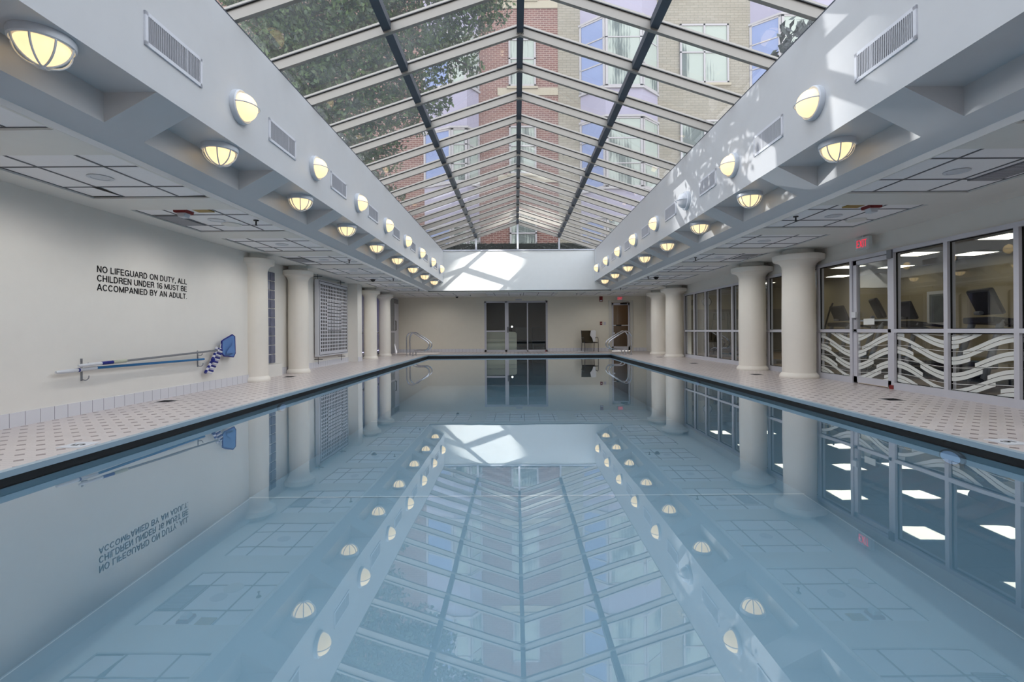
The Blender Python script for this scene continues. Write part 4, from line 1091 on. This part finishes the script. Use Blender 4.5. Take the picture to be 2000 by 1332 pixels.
# ------------------------------------------------------------------ outside: buildings, tree, hedge
YBL = 25.0
def uv(u, v, y): return ((u - 1008) * y / 930, ZC + (646 - v) * y / 930)
bld = thing('brick_building', (0, 0, 0), 'red brick apartment block beyond the skylight, cut off by the tree', 'building')
XT = 2.29
MB().box(-24, YBL, 3.9, XT, YBL + 3, 34).build('wall', M['brick'], bld)
tnb = thing('tan_building', (0, 0, 0), 'tan brick apartment block with lavender bay windows beyond the skylight', 'building')
MB().box(XT, YBL - .02, 3.9, 30, YBL + 3, 34).build('wall', M['tan'], tnb)
def window(parent, u0, u1, v0, v1, y, trans=(.5,), cols=1, glassm='wglass', stone=True):
    x0, z1 = uv(u0, v0, y); x1, z0 = uv(u1, v1, y); t = .09
    b = MB(); ya, yb = y - .10, y
    b.box(x0, ya, z0, x0 + t, yb, z1); b.box(x1 - t, ya, z0, x1, yb, z1); b.box(x0, ya, z0, x1, yb, z0 + t); b.box(x0, ya, z1 - t, x1, yb, z1)
    for k in range(1, cols): xm = x0 + (x1 - x0) * k / cols; b.box(xm - .045, ya, z0, xm + .045, yb, z1)
    for f_ in trans: zm = z1 - (z1 - z0) * f_; b.box(x0, ya, zm - .035, x1, yb, zm + .035)
    fr_ = b.build('window', M['wframe'], parent)
    MB().box(x0 + t, y - .05, z0 + t, x1 - t, y - .03, z1 - t).build('pane', M[glassm], fr_)
    if stone: MB().box(x0 - .1, y - .12, z0 - .12, x1 + .1, y, z0).build('window_sill', M['stone'], parent)
FL = 170
for k in range(-5, 4):
    v0, v1 = 77 + FL * k, 170 + FL * k
    if v1 > 560: continue
    window(bld, 997, 1050, v0, v1, YBL, (.42,))
    xa, za = uv(975, v1 + 17, YBL); MB().box(xa, YBL - .05, za, XT, YBL, za + .40).build('stone_band', M['stone'], bld)
for k in range(-3, 2):
    window(tnb, 1331, 1426, 51 + FL * 1.1 * k, 166 + FL * 1.1 * k, YBL - .02, (.48,), 2)
    window(tnb, 1640, 1735, 51 + FL * 1.1 * k, 166 + FL * 1.1 * k, YBL - .02, (.48,), 2)
def bay(parent, ul, u1, u2, ur, fl0, fl, hgt, ks, dep=.9, extra=None):
    xl = uv(ul, 0, YBL)[0]; xr_ = uv(ur, 0, YBL)[0]; yf = YBL - dep; xa = uv(u1, 0, yf)[0]; xb = uv(u2, 0, yf)[0]
    zt_ = uv(0, fl0 + fl * ks[0] - 60, yf)[1]; zb_ = uv(0, fl0 + fl * ks[-1] + hgt + 70, yf)[1]; zb_ = max(zb_, 3.9)
    b = MB(); b.prism([(xl, YBL), (xa, yf), (xb, yf), (xr_, YBL)], zb_, zt_, plane='xy')
    body = b.build('bay_body', M['lavender'], parent)
    for k in ks:
        z1 = uv(0, fl0 + fl * k, yf)[1]; z0 = uv(0, fl0 + fl * k + hgt, yf)[1]
        if z1 < 4: continue
        z0 = max(z0, 3.95)
        for (pa, pb, mt, nc) in (((xl, YBL), (xa, yf), 'wblue', 1), ((xa, yf), (xb, yf), 'wglass', 1), ((xb, yf), (xr_, YBL), 'wglass', 1)):
            A = Vector((*pa, 0)); B = Vector((*pb, 0)); L_ = (B - A).length; d_ = (B - A) / L_; n_ = Vector((d_.y, -d_.x, 0))
            if n_.y > 0: n_ = -n_
            g0 = .12
            fr_ = MB()
            def pl(a, c, za, zb, th):
                P0 = A + d_ * a; P1 = A + d_ * c
                return [(P0.x, P0.y, za), (P1.x, P1.y, za), (P1.x, P1.y, zb), (P0.x, P0.y, zb)] + [(P0.x + n_.x * th, P0.y + n_.y * th, za), (P1.x + n_.x * th, P1.y + n_.y * th, za), (P1.x + n_.x * th, P1.y + n_.y * th, zb), (P0.x + n_.x * th, P0.y + n_.y * th, zb)]
            F6 = [(0, 3, 2, 1), (4, 5, 6, 7), (0, 1, 5, 4), (1, 2, 6, 5), (2, 3, 7, 6), (3, 0, 4, 7)]
            for (a, c, za, zb) in ((0, g0, z0, z1), (L_ - g0, L_, z0, z1), (0, L_, z0, z0 + .09), (0, L_, z1 - .09, z1), (0, L_, z1 - (z1 - z0) * .30 - .03, z1 - (z1 - z0) * .30 + .03), (0, L_, z1 - (z1 - z0) * .66 - .03, z1 - (z1 - z0) * .66 + .03)):
                fr_.add(pl(a, c, za, zb, .06), F6)
            w_ = fr_.build('window', M['wframe'], parent)
            MB().add(pl(g0, L_ - g0, z0 + .09, z1 - .09, .03), F6).build('pane', M[mt], w_)
        b = MB(); e = .10
        for zz in (z1, z0 - .10):
            b.prism([(xl - e, YBL), (xa - e * .5, yf - e), (xb + e * .5, yf - e), (xr_ + e, YBL)], zz, zz + .10, plane='xy')
        b.build('bay_ledge', M['wframe'], parent)
bay(tnb, 1136, 1186, 1258, 1288, 33, 197, 137, list(range(-5, 3)), dep=.9)
bay(tnb, 1468, 1530, 1600, 1640, 33, 197, 137, list(range(-5, 1)), dep=.9)
bay(bld, 831, 884, 915, 938, 250, 190, 105, list(range(-6, 2)), dep=.7)

rng = np.random.default_rng(5)
def leaves(name, blobs, size, mat, parent, density=1.0, flat=0.0):
    """one mesh of many small pointed leaves scattered through the given blobs (centre, radii, count)."""
    allv = []
    for (c, rr, n) in blobs:
        n = int(n * density)
        d = rng.normal(size=(n, 3)); d /= np.linalg.norm(d, axis=1)[:, None]
        rad_ = rng.random(n) ** 0.45
        cen = np.array(c) + d * rad_[:, None] * np.array(rr)
        a = rng.normal(size=(n, 3)); a[:, 2] -= .4; a /= np.linalg.norm(a, axis=1)[:, None]
        bb = np.cross(a, rng.normal(size=(n, 3))); bb /= np.linalg.norm(bb, axis=1)[:, None]
        s = (size * (0.6 + 0.8 * rng.random(n)))[:, None]
        nn = np.cross(a, bb)
        allv.append(np.stack([cen - a * s * .5, cen + bb * s * .24 + nn * s * .05, cen + a * s * .5, cen - bb * s * .24 + nn * s * .05], 1))
    V = np.concatenate(allv).reshape(-1, 3); N = len(V) // 4
    me = bpy.data.meshes.new(name); me.vertices.add(N * 4); me.vertices.foreach_set('co', V.ravel())
    me.loops.add(N * 4); me.loops.foreach_set('vertex_index', np.arange(N * 4, dtype=np.int32))
    me.polygons.add(N); me.polygons.foreach_set('loop_start', np.arange(0, N * 4, 4, dtype=np.int32))
    try: me.polygons.foreach_set('loop_total', np.full(N, 4, dtype=np.int32))
    except Exception: pass
    me.update(calc_edges=True); me.validate(); me.materials.append(mat)
    o = bpy.data.objects.new(name, me); C.objects.link(o)
    if parent: o.parent = parent
    return o
tree = thing('leafy_tree', (-6.6, 12.0, 4.0), 'large leafy green tree hanging over the left slope of the skylight', 'tree')
spots = [(500, 10, 11, 1.7), (620, 40, 11.5, 1.9), (760, 30, 12.5, 1.9), (880, 20, 13, 1.4), (945, 5, 13, .9), (560, 140, 11, 1.4), (680, 150, 12, 1.6), (800, 130, 12.5, 1.3), (885, 95, 13, .8), (925, 130, 13, .35),
         (620, 240, 11.5, 1.1), (720, 240, 12, 1.2), (810, 215, 12.5, .8), (860, 195, 13, .45), (670, 320, 12, .9), (745, 310, 12.5, .6), (700, 385, 12, .7), (770, 380, 13, .35),
         (480, -150, 11, 2.4), (700, -140, 12, 2.4), (900, -120, 13, 2.0), (600, -380, 11, 2.6), (820, -350, 12, 2.4)]
blobs = []
T0 = Vector((-6.6, 12.0, 4.0))
for (u, v, y, rr) in spots:
    x, z = uv(u, v, y); blobs.append(((x - T0.x, y - T0.y, z - T0.z), (rr, rr * .9, rr * .8), 1250 * rr * rr))
leaves('foliage', blobs, .125, M['leaf'], tree)
tr = MB(); tr.tube(bez([(0, 0, 0), (.1, .1, 2), (.3, .2, 4), (.6, .2, 6.5)], 4), [.28 - .008 * i for i in range(13)], 10)
tr.build('trunk', M['bark'], tree, smooth=True)
for i, (c, rr, n) in enumerate(blobs):
    z0 = 1.2 + (i % 5) * .9; s0 = Vector((.1 + .06 * z0, .1, z0)); e0 = Vector(c); mid = s0.lerp(e0, .5) + Vector((0, .2, .5))
    MB().tube(bez([s0, mid, e0], 5), [.09 - .007 * k for k in range(11)], 6).build('branch', M['bark'], tree, smooth=True)
# hedge on the roof terrace beyond the gable
h = thing('clipped_hedge', (0, 20.6, 4.0), 'dark clipped hedge along the foot of the far gable window', 'hedge')
MB().box(-4.6, -.3, 0, 5.0, .3, .66).build('hedge_core', paint('hedge_core', (18, 24, 20), .9), h)
leaves('foliage', [((x, 0, .36), (.5, .42, .42), 700) for x in np.arange(-4.6, 5.0, .45)], .07, M['leafd'], h)
sh = thing('potted_shrub', (4.25, 6.55, 4.0), 'dark glossy shrub standing beside the right edge of the skylight', 'shrub')
leaves('foliage', [((0, 0, .75), (.55, .5, .5), 420), ((-.35, -.1, .95), (.3, .3, .3), 120), ((-.45, 0, .6), (.3, .3, .3), 120)], .13, M['leafd'], sh)
MB().tube([(0, 0, 0), (0, 0, .7)], .02).build('stem', M['bark'], sh)
MB().lathe([(.0, 0), (.16, 0), (.2, .28), (0, .28)], 20).build('plant_pot', M['stone'], sh)
# fallen leaves caught along the glazing bars on the left slope
b = MB(); random.seed(9)
for i in range(9, 19):
    y = YS - P * i
    for k in range(46):
        x = XBL + .05 + (random.random() ** 1.6) * 1.6; yy = y + .045 + abs(random.gauss(0, .05)); z = zr(x) + DR + .012
        a = random.random() * 6.3; s = .018 + .035 * random.random()
        b.add([(x + s * math.cos(a), yy + s * math.sin(a), z), (x + s * .5 * math.cos(a + 1.6), yy + s * .5 * math.sin(a + 1.6), z + .006), (x - s * math.cos(a), yy - s * math.sin(a), z + .002), (x - s * .5 * math.cos(a + 1.6), yy - s * .5 * math.sin(a + 1.6), z + .006)], [(0, 1, 2, 3)])
o = b.build('fallen_leaves', M['dryleaf']); tag(o, 'dry fallen leaves caught along the left glazing bars', 'leaves', kind='stuff')
